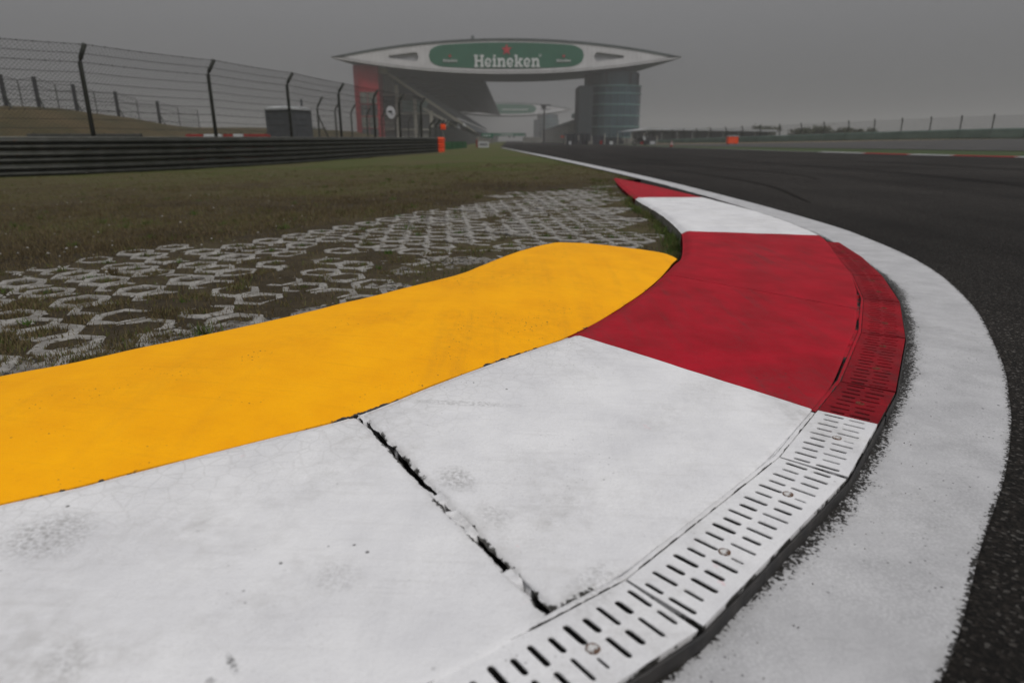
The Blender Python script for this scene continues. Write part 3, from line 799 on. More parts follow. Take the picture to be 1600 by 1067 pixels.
# slotted drain covers, each a straight casting about half a metre long
PITCH, NS = 0.0284, 18
GL, GW = PITCH * NS, 0.118
def grate_mesh(split=None, name='drain_cover', seed=0, quad=None):
    rr = random.Random(seed)
    mb = MB(); wv = []
    th = 0.022
    def V(x, y, z, w_=0.12):
        wv.append(w_)
        if quad:
            f, g = x / GL, y / GW; a, b, c, d = quad
            q = (a * (1 - f) + b * f) * (1 - g) + (d * (1 - f) + c * f) * g
            return mb.vert((q[0], q[1], z + 0.033))
        return mb.vert((x, y, z))
    g_ = 0.0022
    y_in, y_mid, y_out = 0.014, 0.0575, 0.101
    def cell(x0, x1, y0, y1, m, hole):
        outer = [(x0, y0), ((x0 + x1) / 2, y0), (x1, y0), (x1, (y0 * 2 + y1) / 3), (x1, (y0 + y1 * 2) / 3), (x1, y1), ((x0 + x1) / 2, y1), (x0, y1), (x0, (y0 + y1 * 2) / 3), (x0, (y0 * 2 + y1) / 3)]
        if hole is None:
            mb.face([V(x, y, 0, 0.15) for x, y in outer], m); return
        xc, hw, ya, yb = hole
        inner = [(xc - hw * .75, ya + hw * .35), (xc, ya), (xc + hw * .75, ya + hw * .35), (xc + hw, ya + hw * 1.2), (xc + hw, yb - hw * 1.2), (xc + hw * .75, yb - hw * .35), (xc, yb), (xc - hw * .75, yb - hw * .35), (xc - hw, yb - hw * 1.2), (xc - hw, ya + hw * 1.2)]
        o = [V(x, y, 0, 0.12) for x, y in outer]
        mid = [V(x + (x - xc) * 0.18, y + (y - (ya + yb) / 2) * 0.02, 0.0, 0.22) for x, y in inner]
        i1 = [V(x, y, -0.0018, 0.42) for x, y in inner]
        i2 = [V(x, y, -th, 1.0) for x, y in inner]
        for q in range(10):
            p = (q + 1) % 10
            mb.face((o[q], o[p], mid[p], mid[q]), m)
            mb.face((mid[q], mid[p], i1[p], i1[q]), m)
            mb.face((i1[q], i1[p], i2[p], i2[q]), 2)
    for i in range(NS):
        x0, x1 = i * PITCH, (i + 1) * PITCH
        x0_, x1_ = (g_ if i == 0 else x0), (GL - g_ if i == NS - 1 else x1)
        m = 0 if split is None else (0 if (x0 + x1) / 2 < split else 1)
        xc = (x0 + x1) / 2
        hw = 0.0044 * rr.uniform(0.72, 1.1)
        long_ = i % 2 == 0
        end = i in (0, NS - 1)
        cell(x0_, x1_, y_in, y_mid, m, (xc + rr.uniform(-.0006, .0006), hw, y_in + (0.002 if long_ else 0.007) + rr.uniform(0, .0015), y_mid - (0.0015 if long_ else 0.006)))
        hw = 0.0044 * rr.uniform(0.62, 1.0)
        if i in (4, 12): hole = (xc + 0.004, 0.0020, y_mid + 0.020, y_out - 0.004)
        else: hole = (xc + rr.uniform(-.0006, .0006), hw, y_mid + (0.006 if long_ else 0.0015) + rr.uniform(0, .002), y_out - (0.006 if long_ else 0.001))
        cell(x0_, x1_, y_mid, y_out, m, hole)
        for ya, yb in ((0.002, y_in), (y_out, GW - 0.002)):
            mb.face([V(x0_, ya, 0, .2), V(x1_, ya, 0, .2), V(x1_, yb, 0, .15), V(x0_, yb, 0, .15)], m)
    # rim with a worn edge, ends pinched at the tabs so that a wide slot opens between two covers
    n2 = 40
    def rim(pts):
        top = [V(x, y, 0, .3) for x, y in pts]; b1 = [V(x, y, -0.003, .75) for x, y in pts]; lo = [V(x, y, -0.045, 1) for x, y in pts]
        for q in range(len(pts) - 1):
            m = 0 if split is None else (0 if pts[q][0] < split else 1)
            mb.face((top[q + 1], top[q], b1[q], b1[q + 1]), m); mb.face((b1[q + 1], b1[q], lo[q], lo[q + 1]), m)
    xs_ = [g_ + (GL - 2 * g_) * q / n2 for q in range(n2 + 1)]
    rim([(x, 0.002) for x in xs_]); rim([(x, GW - 0.002) for x in xs_[::-1]])
    rim([(GL - g_, 0.002 + (GW - 0.004) * q / 10) for q in range(11)]); rim([(g_, GW - 0.002 - (GW - 0.004) * q / 10) for q in range(11)])
    mb.a = {'wear': wv, 'back': [0] * len(wv)}
    return mb
def bolt_mb():
    mb = MB(); n = 14
    prev = None
    for r_, z in ((0.0085, -0.0035), (0.0088, 0.0012), (0.0074, 0.0019), (0.0066, 0.0006), (0.003, 0.0011), (0.0012, -0.001)):
        ring = [mb.vert((r_ * math.cos(2 * math.pi * k / n) * (1 + 0.06 * math.sin(3 * k)), r_ * math.sin(2 * math.pi * k / n), z)) for k in range(n)]
        if prev:
            for k in range(n): mb.face((prev[k], prev[(k + 1) % n], ring[(k + 1) % n], ring[k]))
        prev = ring
    mb.face(prev)
    return mb
MIDC = np.stack([(np.interp(np.linspace(0, 1, 2000), np.linspace(0, 1, 900), Cc[:, k])) for k in (0, 1)], 1)
# line running a fixed way in from the toe of the kerb
TOE = smooth_curve([tuple(p) for p in Cc[::6]], 6000, 4)
i0 = nearest(TOE, (0.231, 0.640))
def step_along(i, L_, sgn):
    p = TOE[i]
    while 0 < i < len(TOE) - 1 and np.hypot(*(TOE[i] - p)) < L_: i += sgn
    return i
st = [i0]
for _ in range(7): st.append(step_along(st[-1], GL + 0.001, 1))
pre = [i0]
for _ in range(5): pre.append(step_along(pre[-1], GL + 0.001, -1))
stations = pre[:0:-1] + st
bolt0 = bolt_mb()
bm_ = bolt_mb(); bm_.a = {'wear': [(.95 if i < 42 else .62) for i in range(len(bm_.v))], 'back': [0] * len(bm_.v)}
bolt0 = bm_.build('bolt', M['boltpaint'], None, origin=(0, 0, 0), smooth=True)
bolt1 = bm_.build('bolt', M['boltred'], None, origin=(0, 0, 0), smooth=True)
SPLIT = np.array((0.74, 1.245))
INW, OUTW = [], []
for k in range(len(stations)):
    p = TOE[stations[k]]
    d = np.array((0.0, 0.0))
    if k > 0: v = p - TOE[stations[k - 1]]; d = d + v / np.hypot(*v)
    if k < len(stations) - 1: v = TOE[stations[k + 1]] - p; d = d + v / np.hypot(*v)
    d /= np.hypot(*d)
    OUTW.append(p); INW.append(p + np.array([-d[1], d[0]]) * (GW + 0.003))
for gi in range(len(stations) - 1):
    p, q = OUTW[gi], OUTW[gi + 1]
    d = (q - p) / np.hypot(*(q - p))
    s_split = float((SPLIT - p) @ d)
    wedge = 0.0035
    corners = (INW[gi + 1], INW[gi], p + d * wedge, q - d * wedge)
    mats = [M['white'], M['white'], M['iron']] if s_split > GL - .06 else [M['redcover'], M['redcover'], M['iron']] if s_split < .06 else [M['redcover'], M['white'], M['iron']]
    sp_ = GL - s_split if .06 < s_split < GL - .06 else None
    c_ = grate_mesh(sp_, 'drain_cover', gi, corners).build('drain_cover', mats, kerb)
    for bx in (4.45, 12.45):
        f, g = bx * PITCH / GL, 0.0655 / GW
        a_, b_, cc_, d_ = corners
        w_ = (a_ * (1 - f) + b_ * f) * (1 - g) + (d_ * (1 - f) + cc_ * f) * g
        piece('bolt', (bolt1 if mats[0] is M['redcover'] and (sp_ is None or bx * PITCH < sp_) else bolt0).data, c_, (w_[0] - kerb.location.x, w_[1] - kerb.location.y, 0.0331), (0, 0, random.uniform(0, 6)), (1.0, 1.0, 0.8))
bpy.data.objects.remove(bolt0); bpy.data.objects.remove(bolt1)

def strip_bar(name, pts, wdt, z0, z1, m, side=1, wear=0.3, chunks=1):
    c = np.array(pts); mb = MB(); rows = []; wv = []
    for i, p in enumerate(c):
        t = c[min(i + 1, len(c) - 1)] - c[max(i - 1, 0)]; nrm = np.array([-t[1], t[0]]) / np.hypot(*t) * side
        jit = 0.0012 * float(fbm(p[0], p[1], 60, 2, 77))
        a, b = p + nrm * 0.0, p + nrm * (wdt + jit)
        rows.append([(a[0], a[1], z0), (a[0], a[1], z1 - 0.001), (a[0] + nrm[0] * 0.0015, a[1] + nrm[1] * 0.0015, z1), (b[0] - nrm[0] * 0.0015, b[1] - nrm[1] * 0.0015, z1), (b[0], b[1], z1 - 0.001), (b[0], b[1], z0)])
        wv += [1, .8, wear, wear, .8, 1]
    mb.grid(rows, flip=side < 0); mb.a = {'wear': wv, 'back': [0] * len(wv)}
    return mb
ri, ro = INW, OUTW
split_y = 1.29
for col_, sel in (('white', lambda p: p[1] <= split_y), ('red', lambda p: p[1] > split_y)):
    for nm, base, sd_ in (('drain_frame', ri, 1), ('drain_edge', ro, -1)):
        dense = resample(base, 700)
        pts = [p for p in dense if sel(p)]
        if nm == 'drain_edge':
            strip_bar(nm, pts, 0.004, -0.05, 0.027, col_, sd_, wear=0.45).build(nm, M['iron'], kerb)
        else:
            strip_bar(nm, [p + 0 for p in pts], 0.008, -0.05, 0.0345, col_, sd_, wear=0.35).build(nm, M[col_], kerb)
# channel under the covers
mb = MB()
rows = []
for a, b in zip(resample(ri, 120), resample(ro, 120)):
    rows.append([(a[0], a[1], -0.02), (a[0], a[1], -0.16), (b[0], b[1], -0.16), (b[0], b[1], -0.02)])
mb.grid(rows)
mb.build('drain_channel', M['darkdirt'], kerb)
# mortar bed between slabs and drain frame
mb = MB(); rows = []; wv = []
for i in range(0, 620, 2):
    p = Dc[i]
    a = np.array(ri[0]); k_ = nearest(np.array(resample(ri, 700)), p)
for p in resample(ri, 500):
    j = nearest(Dc, p); q = Dc[j]
    t = Dc[min(j + 2, 899)] - Dc[max(j - 2, 0)]; nrm = np.array([-t[1], t[0]]) / np.hypot(*t)
    gap = max(0.004, float((q - p) @ nrm))
    r_ = []
    for v in np.linspace(-0.1, 1.05, 7):
        x, y = p + nrm * gap * v
        hole = float(sstep(0.1, 0.5, float(fbm(x, y, 7, 3, 81)))) if v > 0.25 else 0
        r_.append((x, y, 0.0305 - 0.012 * hole + 0.002 * float(fbm(x, y, 90, 3, 82))))
        wv.append(0.50 + 0.5 * hole)
    rows.append(r_)
mid = [i for i, r_ in enumerate(rows) if r_[0][1] > split_y][0]
nw = 7
for col_, a, b in (('white', 0, mid + 1), ('red', mid, len(rows))):
    mb = MB(); mb.grid(rows[a:b]); mb.a = {'wear': wv[a * nw:b * nw], 'back': [0] * ((b - a) * nw)}
    mb.build('mortar_bed', M[col_], kerb)

# ------------------------------------------------------------------ yellow kerb
yk = empty('yellow_kerb', (-0.2, 2.0, 0), 'thick yellow painted kerb ramp behind the red and white kerb', 'kerb')
e_tip = nearest(Ec, (0.82, 3.09))
Es = resample(Ec[:e_tip + 1][::-1], 500); Fs = resample(Fc[::-1], 500)
Es[:, 2] = 0.050 + 0.006 * np.linspace(1, 0, 500)
FE = resample(catmull(F_END, 8), 200)
nu, nv = 210, 46
su = np.linspace(0, 1, nu) ** 1.25
P = np.zeros((nu, nv, 3)); W = np.zeros((nu, nv))
tt = np.linspace(0, 1, 500); t2 = np.linspace(0, 1, 200)
def lerp3(A, t_, tk): return np.array([np.interp(t_, tk, A[:, c]) for c in range(3)])
vs = np.r_[0, .006, .015, .03, np.linspace(.05, .95, nv - 8), .97, .985, .994, 1]
for i, u in enumerate(su):
    e, f = lerp3(Es, u, tt), lerp3(Fs, u, tt)
    for j, v in enumerate(vs):
        q = e * (1 - v) + f * v
        e0, f0 = Es[0], Fs[0]
        corr = lerp3(FE, 1 - v, t2) - (e0 * (1 - v) + f0 * v)
        q = q + corr * (1 - u) ** 14 if u < 0.6 else q
        wdt = np.hypot(*(e[:2] - f[:2]))
        q[2] += 0.018 * math.sin(math.pi * v) * min(1, u * 12) + 0.003 * float(fbm(q[0], q[1], 5, 3, 91))
        db = (1 - v) * wdt
        q[2] -= 0.014 * (1 - float(sstep(0, 0.03, db))) + 0.010 * (1 - float(sstep(0, 0.02, u * 1.6)))
        P[i, j] = q
        nj = min(abs(q[0] + 0.31) + abs(q[1] - 1.24), abs(q[0] - 0.0) + abs(q[1] - 1.58))
        W[i, j] = max(float(sstep(0.018, 0, v * wdt)) * (0.50 + 0.45 * float(sstep(0.22, 0.02, nj))), 0.3 * float(sstep(0.012, 0, db)))
mb = MB(); mb.grid([[tuple(p) for p in r_] for r_ in P], flip=True)
wv = list(W.ravel()); ids = np.arange(nu * nv).reshape(nu, nv)
loop = list(ids[:, 0]) + list(ids[-1, 1:]) + list(ids[-2::-1, -1]) + list(ids[0, -2:0:-1])
low = []
for q in loop:
    x, y, z = mb.v[q]; low.append(mb.vert((x, y, -0.08))); wv.append(0.75)
for a in range(len(loop)):
    b = (a + 1) % len(loop); mb.face((loop[a], loop[b], low[b], low[a]))
mb.a = {'wear': wv, 'back': [0] * len(wv)}
mb.build('ramp', M['yellow'], yk, smooth=True)
# broken concrete between the yellow ramp and the pavers
rows = []
full = np.r_[FE[::-1][:, :3], Fs]
cu = resample(full[:, :2], 420)
for i, p in enumerate(cu):
    t = cu[min(i + 1, 419)] - cu[max(i - 1, 0)]; nrm = np.array([t[1], -t[0]]) / np.hypot(*t)
    wdt = 0.62 + 0.22 * float(fbm(p[0], p[1], 2.6, 3, 95))
    r_ = []
    for v in np.r_[-.03, np.linspace(0.02, 1, 22)]:
        x, y = p + nrm * wdt * v
        zz = -0.019 + 0.030 * float(fbm(x, y, 3.4, 3, 97)) + 0.012 * float(fbm(x, y, 30, 4, 96)) - 0.03 * max(0, v - .7)
        r_.append((x, y, max(zz, -0.05) + 0.012 * max(0, 1 - v * 5)))
    rows.append(r_)
mb = MB(); mb.grid(rows, flip=True)
mb.build('haunch', M['concrete'], yk, smooth=False)
# ------------------------------------------------------------------ grass paving behind the kerbs
paving = empty('grass_paving', (-0.8, 4.0, 0), 'open-celled concrete grass paving sunk in dark soil behind the yellow kerb', 'paving')
A_DIR = np.array((0.77, -0.638)); B_DIR = np.array((0.638, 0.77))
def hex_ring(mb, cx, rr):
    R0, R1 = 0.1135, 0.069
    ob, ot, it_, ib = [], [], [], []
    for k in range(6):
        a = R(30 + 60 * k); jo, ji = rr.uniform(.985, 1.0), rr.uniform(.93, 1.06)
        sx = 1.0
        c, s = math.cos(a), math.sin(a)
        ob.append(mb.vert((cx + R0 * jo * c, R0 * jo * s, -0.06)))
        ot.append((mb.vert((cx + R0 * jo * c, R0 * jo * s, -0.006)), mb.vert((cx + (R0 * jo - .009) * c, (R0 * jo - .009) * s, rr.uniform(-.001, .001)))))
        it_.append((mb.vert((cx + (R1 * ji + .005) * c, (R1 * ji + .005) * s, rr.uniform(-.001, .001))), mb.vert((cx + R1 * ji * c, R1 * ji * s, -0.005))))
        ib.append(mb.vert((cx + R1 * ji * .93 * c, R1 * ji * .93 * s, -0.06)))
    for k in range(6):
        j = (k + 1) % 6
        mb.face((ob[k], ob[j], ot[j][0], ot[k][0])); mb.face((ot[k][0], ot[j][0], ot[j][1], ot[k][1]))
        mb.face((ot[k][1], ot[j][1], it_[j][0], it_[k][0])); mb.face((it_[k][0], it_[j][0], it_[j][1], it_[k][1]))
        mb.face((it_[k][1], it_[j][1], ib[j], ib[k]))
pmesh = []
for s_ in range(4):
    mb = MB(); rr = random.Random(s_)
    hex_ring(mb, -0.0975, rr); hex_ring(mb, 0.0975, rr)
    o = mb.build('paver', M['paver'], None, origin=(0, 0, 0)); pmesh.append(o.data); bpy.data.objects.remove(o)
POLY = [tuple(p) for p in PAVE_EDGE] + [(1.5, 9.0), (1.22, 6.6), (1.12, 5.3), (1.02, 4.2), (0.90, 3.4), (0.80, 3.32), (0.4, 3.42), (0.10, 3.34), (-0.10, 2.98), (-0.42, 2.30), (-0.80, 1.82), (-1.20, 1.42), (-1.75, 0.95), (-2.4, 0.45), (-3.9, 0.3)]
def inside(x, y, P):
    c = False; j = len(P) - 1
    for i in range(len(P)):
        if (P[i][1] > y) != (P[j][1] > y) and x < (P[j][0] - P[i][0]) * (y - P[i][1]) / (P[j][1] - P[i][1]) + P[i][0]: c = not c
        j = i
    return c
cand = []
for ib in range(-16, 44):
    for ia in range(-24, 30):
        q = np.array((-0.866, 3.04)) + A_DIR * (ia * 0.408 - ib * 0.040) + B_DIR * ib * 0.240
        ends = [q + A_DIR * s for s in (-0.15, 0.15)]
        if not all(inside(e[0], e[1], POLY) for e in ends): continue
        cand.append((float(np.hypot(*q)), q))
cand.sort(key=lambda t: t[0])
pr = Vector(paving.location); PAVERS = []
rest = MB()
for ci, (d_, q) in enumerate(cand):
    gz = float(np.mean(verge_z(np.array([q[0] - .1, q[0], q[0] + .1]), np.array([q[1], q[1], q[1]]))))
    dp = float(pave_depth(np.array([q[0]]), np.array([q[1]]))[0])
    sink = gz + 0.006 - 0.011 * float(fbm(q[0], q[1], 0.9, 3, 101)) + random.uniform(-.003, .003)
    sink -= 0.009 * float(sstep(0.6, 0.0, dp)) * random.random()
    rot = (random.gauss(0, .02), random.gauss(0, .02), math.atan2(A_DIR[1], A_DIR[0]) + random.gauss(0, .018) + math.pi * (random.random() < 0.5))
    me_ = random.choice(pmesh)
    PAVERS.append(q)
    if ci < 300:
        piece('paver', me_, paving, (q[0] - pr.x, q[1] - pr.y, sink), rot)
    else:
        cs_, sn_ = math.cos(rot[2]), math.sin(rot[2]); o0 = len(rest.v)
        for v_ in me_.vertices: rest.vert((q[0] + v_.co.x * cs_ - v_.co.y * sn_, q[1] + v_.co.x * sn_ + v_.co.y * cs_, sink + v_.co.z))
        for p_ in me_.polygons: rest.face([i + o0 for i in p_.vertices])
if rest.f: tag(rest.build('paver_field', M['paver'], paving), kind='stuff')
print('pavers', len(cand))

# ------------------------------------------------------------------ grass
def blades(name, X, Y, Zb, H, tone, wid=0.0035, lean=0.7):
    n = len(X); az = rng.uniform(0, 2 * np.pi, n); ln = rng.uniform(0.15, lean, n) * H; a2 = rng.uniform(0, 2 * np.pi, n)
    dx, dy = np.cos(az) * wid, np.sin(az) * wid
    V = np.zeros((n, 3, 3))
    V[:, 0] = np.stack([X - dx, Y - dy, Zb - 0.004], 1); V[:, 1] = np.stack([X + dx, Y + dy, Zb - 0.004], 1)
    V[:, 2] = np.stack([X + np.cos(a2) * ln, Y + np.sin(a2) * ln, Zb + H], 1)
    o = np_mesh(name, V.reshape(-1, 3), np.arange(n * 3).reshape(n, 3), M['grass'], {'tone': np.repeat(tone, 3)})
    tag(o, kind='stuff'); return o
def blocked(X, Y):
    b = X > np.where(Y < 10.8, np.minimum(np.interp(Y, Ec[:, 1], Ec[:, 0]), x_of_y(Cc, Y)) - 0.0, np.where(Y < 60, x_of_y(LINE_IN, Y), -1.5)) - 0.01
    yy = np.interp(X, np.r_[Fc[:, 0], 0.9], np.r_[Fc[:, 1], 3.1])
    b |= (Y < yy + 0.03) & (X < 0.30)
    b |= (X >= 0.24) & (X < 0.83) & (Y < 3.31)
    return b
n = 620000
Y = 1.2 * np.exp(rng.uniform(0, 1, n) * math.log(19 / 1.2)); X = -(0.95 * Y + 0.9) + rng.uniform(0, 1, n) * (0.95 * Y + 0.9 + np.where(Y > 3, 2.25, 0.5))
pd = pave_depth(X, Y)
keep = ~blocked(X, Y) & (X > -0.98 * Y - 1.2)
clump = fbm(X, Y, 1.7, 3, 111); fine = fbm(X, Y, 9, 2, 112)
dens = np.where(pd > 0.1, np.clip(0.06 + 0.6 * sstep(0.0, 0.45, fine + 0.5 * clump), 0, 1), np.clip(0.65 + 0.5 * clump + 0.3 * fine, 0.35, 1))
keep &= rng.uniform(0, 1, n) < dens
X, Y, pd = X[keep], Y[keep], pd[keep]
tone = np.clip(soil_tone(X, Y) * 0.85 + rng.normal(0.02, 0.17, len(X)) + 0.12 * (pd > 0.1), 0, 1)
H = np.where(pd > 0.1, rng.uniform(0.008, 0.026, len(X)), rng.uniform(0.010, 0.034, len(X)) * (1 + 0.7 * sstep(0.1, 0.6, fbm(X, Y, 1.2, 3, 113))))
blades('grass_blades', X, Y, verge_z(X, Y), H, tone, 0.0026)
# taller tufts along the kerb backs and in the cells
tx, ty, th_, tt_ = [], [], [], []
def tuft(x, y, n_, h, r_=0.05, tone_=0.85):
    for _ in range(n_):
        a, d = random.uniform(0, 6.283), r_ * abs(random.gauss(0, .55))
        tx.append(x + d * math.cos(a)); ty.append(y + d * math.sin(a)); th_.append(h * random.uniform(.35, 1)); tt_.append(min(1, max(0, random.gauss(tone_, .15))))
for yv in np.linspace(3.35, 6.9, 46):
    x = float(np.interp(yv, Ec[:, 1], Ec[:, 0]))
    tuft(x - random.uniform(.03, .09), yv + random.uniform(-.03, .03), random.randint(25, 80), random.uniform(.03, .075), .06, random.uniform(.6, .95))
for yv in np.linspace(7, 10.6, 30):
    x = float(np.interp(yv, Ec[:, 1], Ec[:, 0]))
    tuft(x - random.uniform(.05, .4), yv, random.randint(30, 70), random.uniform(.03, .05), .12, random.uniform(.45, .9))
for i in range(10, 290, 6):
    p = Fc[i]; t = Fc[i + 2] - Fc[i - 2]; nrm = np.array([-t[1], t[0]]) / np.hypot(t[0], t[1])
    if random.random() < .55:
        q = p[:2] + nrm * random.uniform(.05, .24); tuft(q[0], q[1], random.randint(20, 70), random.uniform(.02, .05), .05, random.uniform(.35, .9))
for q in PAVERS:
    for s in (-0.0975, 0.0975):
        if random.random() < .42:
            c_ = q + A_DIR * s; tuft(c_[0], c_[1], random.randint(15, 45), random.uniform(.014, .034), .045, random.uniform(.45, 1.0))
for _ in range(70):
    y = random.uniform(9.5, 30); x = float(np.interp(y, LINE_IN[:, 1], LINE_IN[:, 0])) - random.uniform(.02, .25)
    tuft(x, y, 40, random.uniform(.02, .05), .12, random.uniform(.5, .9))
for _ in range(420):      # weeds and longer clumps scattered over the verge
    y = 2.6 * math.exp(random.random() * 1.9); x = random.uniform(-0.95 * y - .5, 1.3)
    if float(pave_depth(np.array([x]), np.array([y]))[0]) > 0.05 and random.random() < .75: continue
    tuft(x, y, random.randint(14, 60), random.uniform(.025, .065), random.uniform(.04, .12), random.choice((.15, .3, .55, .75, .95)))
tuft(0.14, 3.55, 90, .06, .06, 1.0); tuft(-1.02, 2.02, 90, .055, .06, .8); tuft(1.00, 3.75, 160, .08, .07, .9); tuft(1.02, 4.05, 130, .07, .07, .9)
tx, ty = np.array(tx), np.array(ty)
k = ~blocked(tx, ty)
blades('grass_tufts', tx[k], ty[k], verge_z(tx[k], ty[k]) + 0.006, np.array(th_)[k], np.array(tt_)[k], 0.0024, 0.9)
# loose stones and bits of dry litter
def litter(name, n_, m, smin, smax, fn):
    mb = MB()
    for _ in range(n_):
        x, y = fn(); s = random.uniform(smin, smax); z = max(float(verge_z(np.array([x]), np.array([y]))[0]), -0.02) if x < float(track_left(y)) else 0.004
        pts = [(x + s * random.uniform(.5, 1) * math.cos(a + random.uniform(-.3, .3)), y + s * random.uniform(.5, 1) * math.sin(a), z - 0.002) for a in np.linspace(0, 5.2, 5)]
        top = mb.vert((x, y, z + s * random.uniform(.35, .7))); b = [mb.vert(p) for p in pts]
        for i in range(5): mb.face((b[i], b[(i + 1) % 5], top))
    tag(mb.build(name, m, origin=(0, 0, 0)), kind='stuff')
def on_verge():
    while True:
        y = 1.3 * math.exp(random.random() * 2.6); x = random.uniform(-0.95 * y - .8, 1.4)
        if not blocked(np.array([x]), np.array([y]))[0]: return x, y
litter('dry_litter', 420, M['paver'], .004, .013, on_verge)
def in_gutter():
    i = random.randint(120, 520); p = Cc[i]; t = Cc[i + 2] - Cc[i - 2]; nrm = np.array([t[1], -t[0]]) / np.hypot(*t)
    return tuple(p + nrm * abs(random.gauss(.03, .03)))
litter('gutter_stones', 420, M['concrete'], .0012, .0038, in_gutter)

# ------------------------------------------------------------------ steel barrier on the left
GP = catmull([(-30, 9.0), (-22, 11.3), (-17, 13.0), (-14.2, 14.5), (-12.0, 15.9), (-10.76, 17.2), (-9.5, 19.3), (-8.40, 21.9), (-7.6, 25.0), (-6.5, 31.4), (-4.2, 41.2)], 16)
GPd = resample(GP, 1200)
glen = float(np.hypot(*(np.diff(GPd, axis=0).T)).sum())
def gpt(s, off=0.0):
    f = np.clip(s / glen, 0, 1) * 1199; i = int(min(1197, max(1, f)))
    p = GPd[i] + (GPd[i + 1] - GPd[i]) * (f - i)
    t = GPd[i + 1] - GPd[i - 1]; t = t / np.hypot(*t); nrm = np.array([t[1], -t[0]])
    return p + nrm * off, t, nrm
def gtop(s):
    p, _, _ = gpt(s); return 0.60 + 0.0042 * p[1] + 0.01
bar = empty('steel_barrier', (-9, 21, -0.2), 'long dark galvanised three-rail crash barrier beside the grass', 'barrier')
WPROF = [(0, 0), (.016, .012), (.022, .03), (.072, .058), (.08, .075), (.08, .10), (.070, .115), (.012, .14), (.005, .155), (.012, .17), (.070, .195), (.08, .21), (.08, .235), (.072, .252), (.022, .28), (.016, .298), (0, .31)]
def rail_mb(s0, s1, row, lap=0.0):
    mb = MB(); n = max(3, int((s1 - s0) / 0.4)); fr, bk = [], []
    for k in range(n + 1):
        s = s0 + (s1 - s0) * k / n
        p, t, nrm = gpt(s); zt = gtop(s) - row * 0.312
        fr.append([(p[0] + nrm[0] * (o + lap), p[1] + nrm[1] * (o + lap), zt - .31 + z) for o, z in WPROF])
        bk.append([(p[0] + nrm[0] * (o + lap - .005), p[1] + nrm[1] * (o + lap - .005), zt - .31 + z) for o, z in WPROF])
    a = mb.grid(fr); b = mb.grid(bk, flip=True)
    for A, B in ((a, b),):
        for k in range(n):
            mb.face((A[k][0], A[k + 1][0], B[k + 1][0], B[k][0])); mb.face((A[k + 1][-1], A[k][-1], B[k][-1], B[k + 1][-1]), 0)
    return mb
END = glen; ORG = 1.15
SECT = 3.8; s = END - ORG; edges = [s]
while s > 1: s -= SECT; edges.append(max(0.0, s))
for k in range(len(edges) - 1):
    for row in range(3):
        rail_mb(edges[k + 1], edges[k] + (0.0 if k == 0 else 0.18), row, 0.0 if k % 2 else 0.006).build('rail', M['galv'], bar, smooth=False)
    mb = MB()
    for (sa, sb) in ((edges[k + 1], edges[k]),):
        n = 8
        mb.bar([tuple(gpt(sa + (sb - sa) * q / n, .012)[0]) + (gtop(sa + (sb - sa) * q / n) + .004,) for q in range(n + 1)], .012, 6)
    mb.build('top_edge', M['galvcap'], bar)
for row in range(3):
    rail_mb(END - ORG + 0.004, END, row, 0.009).build('rail_end', M['orange'], bar)
for k in range(int(glen / 1.9)):
    s = END - 0.3 - k * 1.9
    if s < 0: break
    p, t, nrm = gpt(s, -0.075); zt = gtop(s)
    mb = MB(); a = math.atan2(t[1], t[0])
    mb.box((p[0], p[1], zt - .60), (.10, .006, 1.16), a); q = p - nrm * .045; mb.box((q[0], q[1], zt - .60), (.006, .085, 1.16), a); q = p - nrm * .09; mb.box((q[0], q[1], zt - .60), (.10, .006, 1.16), a)
    mb.build('post', M['galv'], bar)
print('barrier posts', k)

# ------------------------------------------------------------------ fences
def hooked_post(p, nrm, z0, zk, zt, out_, r_=0.055):
    mb = MB()
    q = (p[0] + nrm[0] * out_, p[1] + nrm[1] * out_)
    nrm = np.array(nrm)
    mb.bar([(p[0], p[1], z0), (p[0], p[1], zk - .06), (p[0] + nrm[0] * .035, p[1] + nrm[1] * .035, zk + .03), (q[0], q[1], zt)], r_, 8)
    return mb
def fence_pos(pa, na, pb, nb, f, h, zk, zt, out_):
    p = np.array(pa) * (1 - f) + np.array(pb) * f; n = np.array(na) * (1 - f) + np.array(nb) * f
    if h > zk: p = p + n * out_ * (h - zk) / (zt - zk)
    return (p[0], p[1], h)
def mesh_panel(pa, na, pb, nb, z0, zk, zt, out_, pitch, r_):
    W_ = float(np.hypot(*(np.array(pb) - np.array(pa)))); mb = MB()
    Hh = zt - z0; step = pitch * 1.414
    for sgn in (1, -1):
        x0 = -Hh if sgn > 0 else 0.0
        x = x0
        while x < (W_ if sgn > 0 else W_ + Hh):
            ha, hb = (max(0, -x), min(Hh, W_ - x)) if sgn > 0 else (max(0, x - W_), min(Hh, x))
            if hb > ha + .02:
                hs = [ha] + ([zk - z0] if ha < zk - z0 < hb else []) + [hb]
                mb.bar([fence_pos(pa, na, pb, nb, (x + sgn * h) / W_, z0 + h, zk, zt, out_) for h in hs], r_, 3, cap=False)
            x += step
    return mb
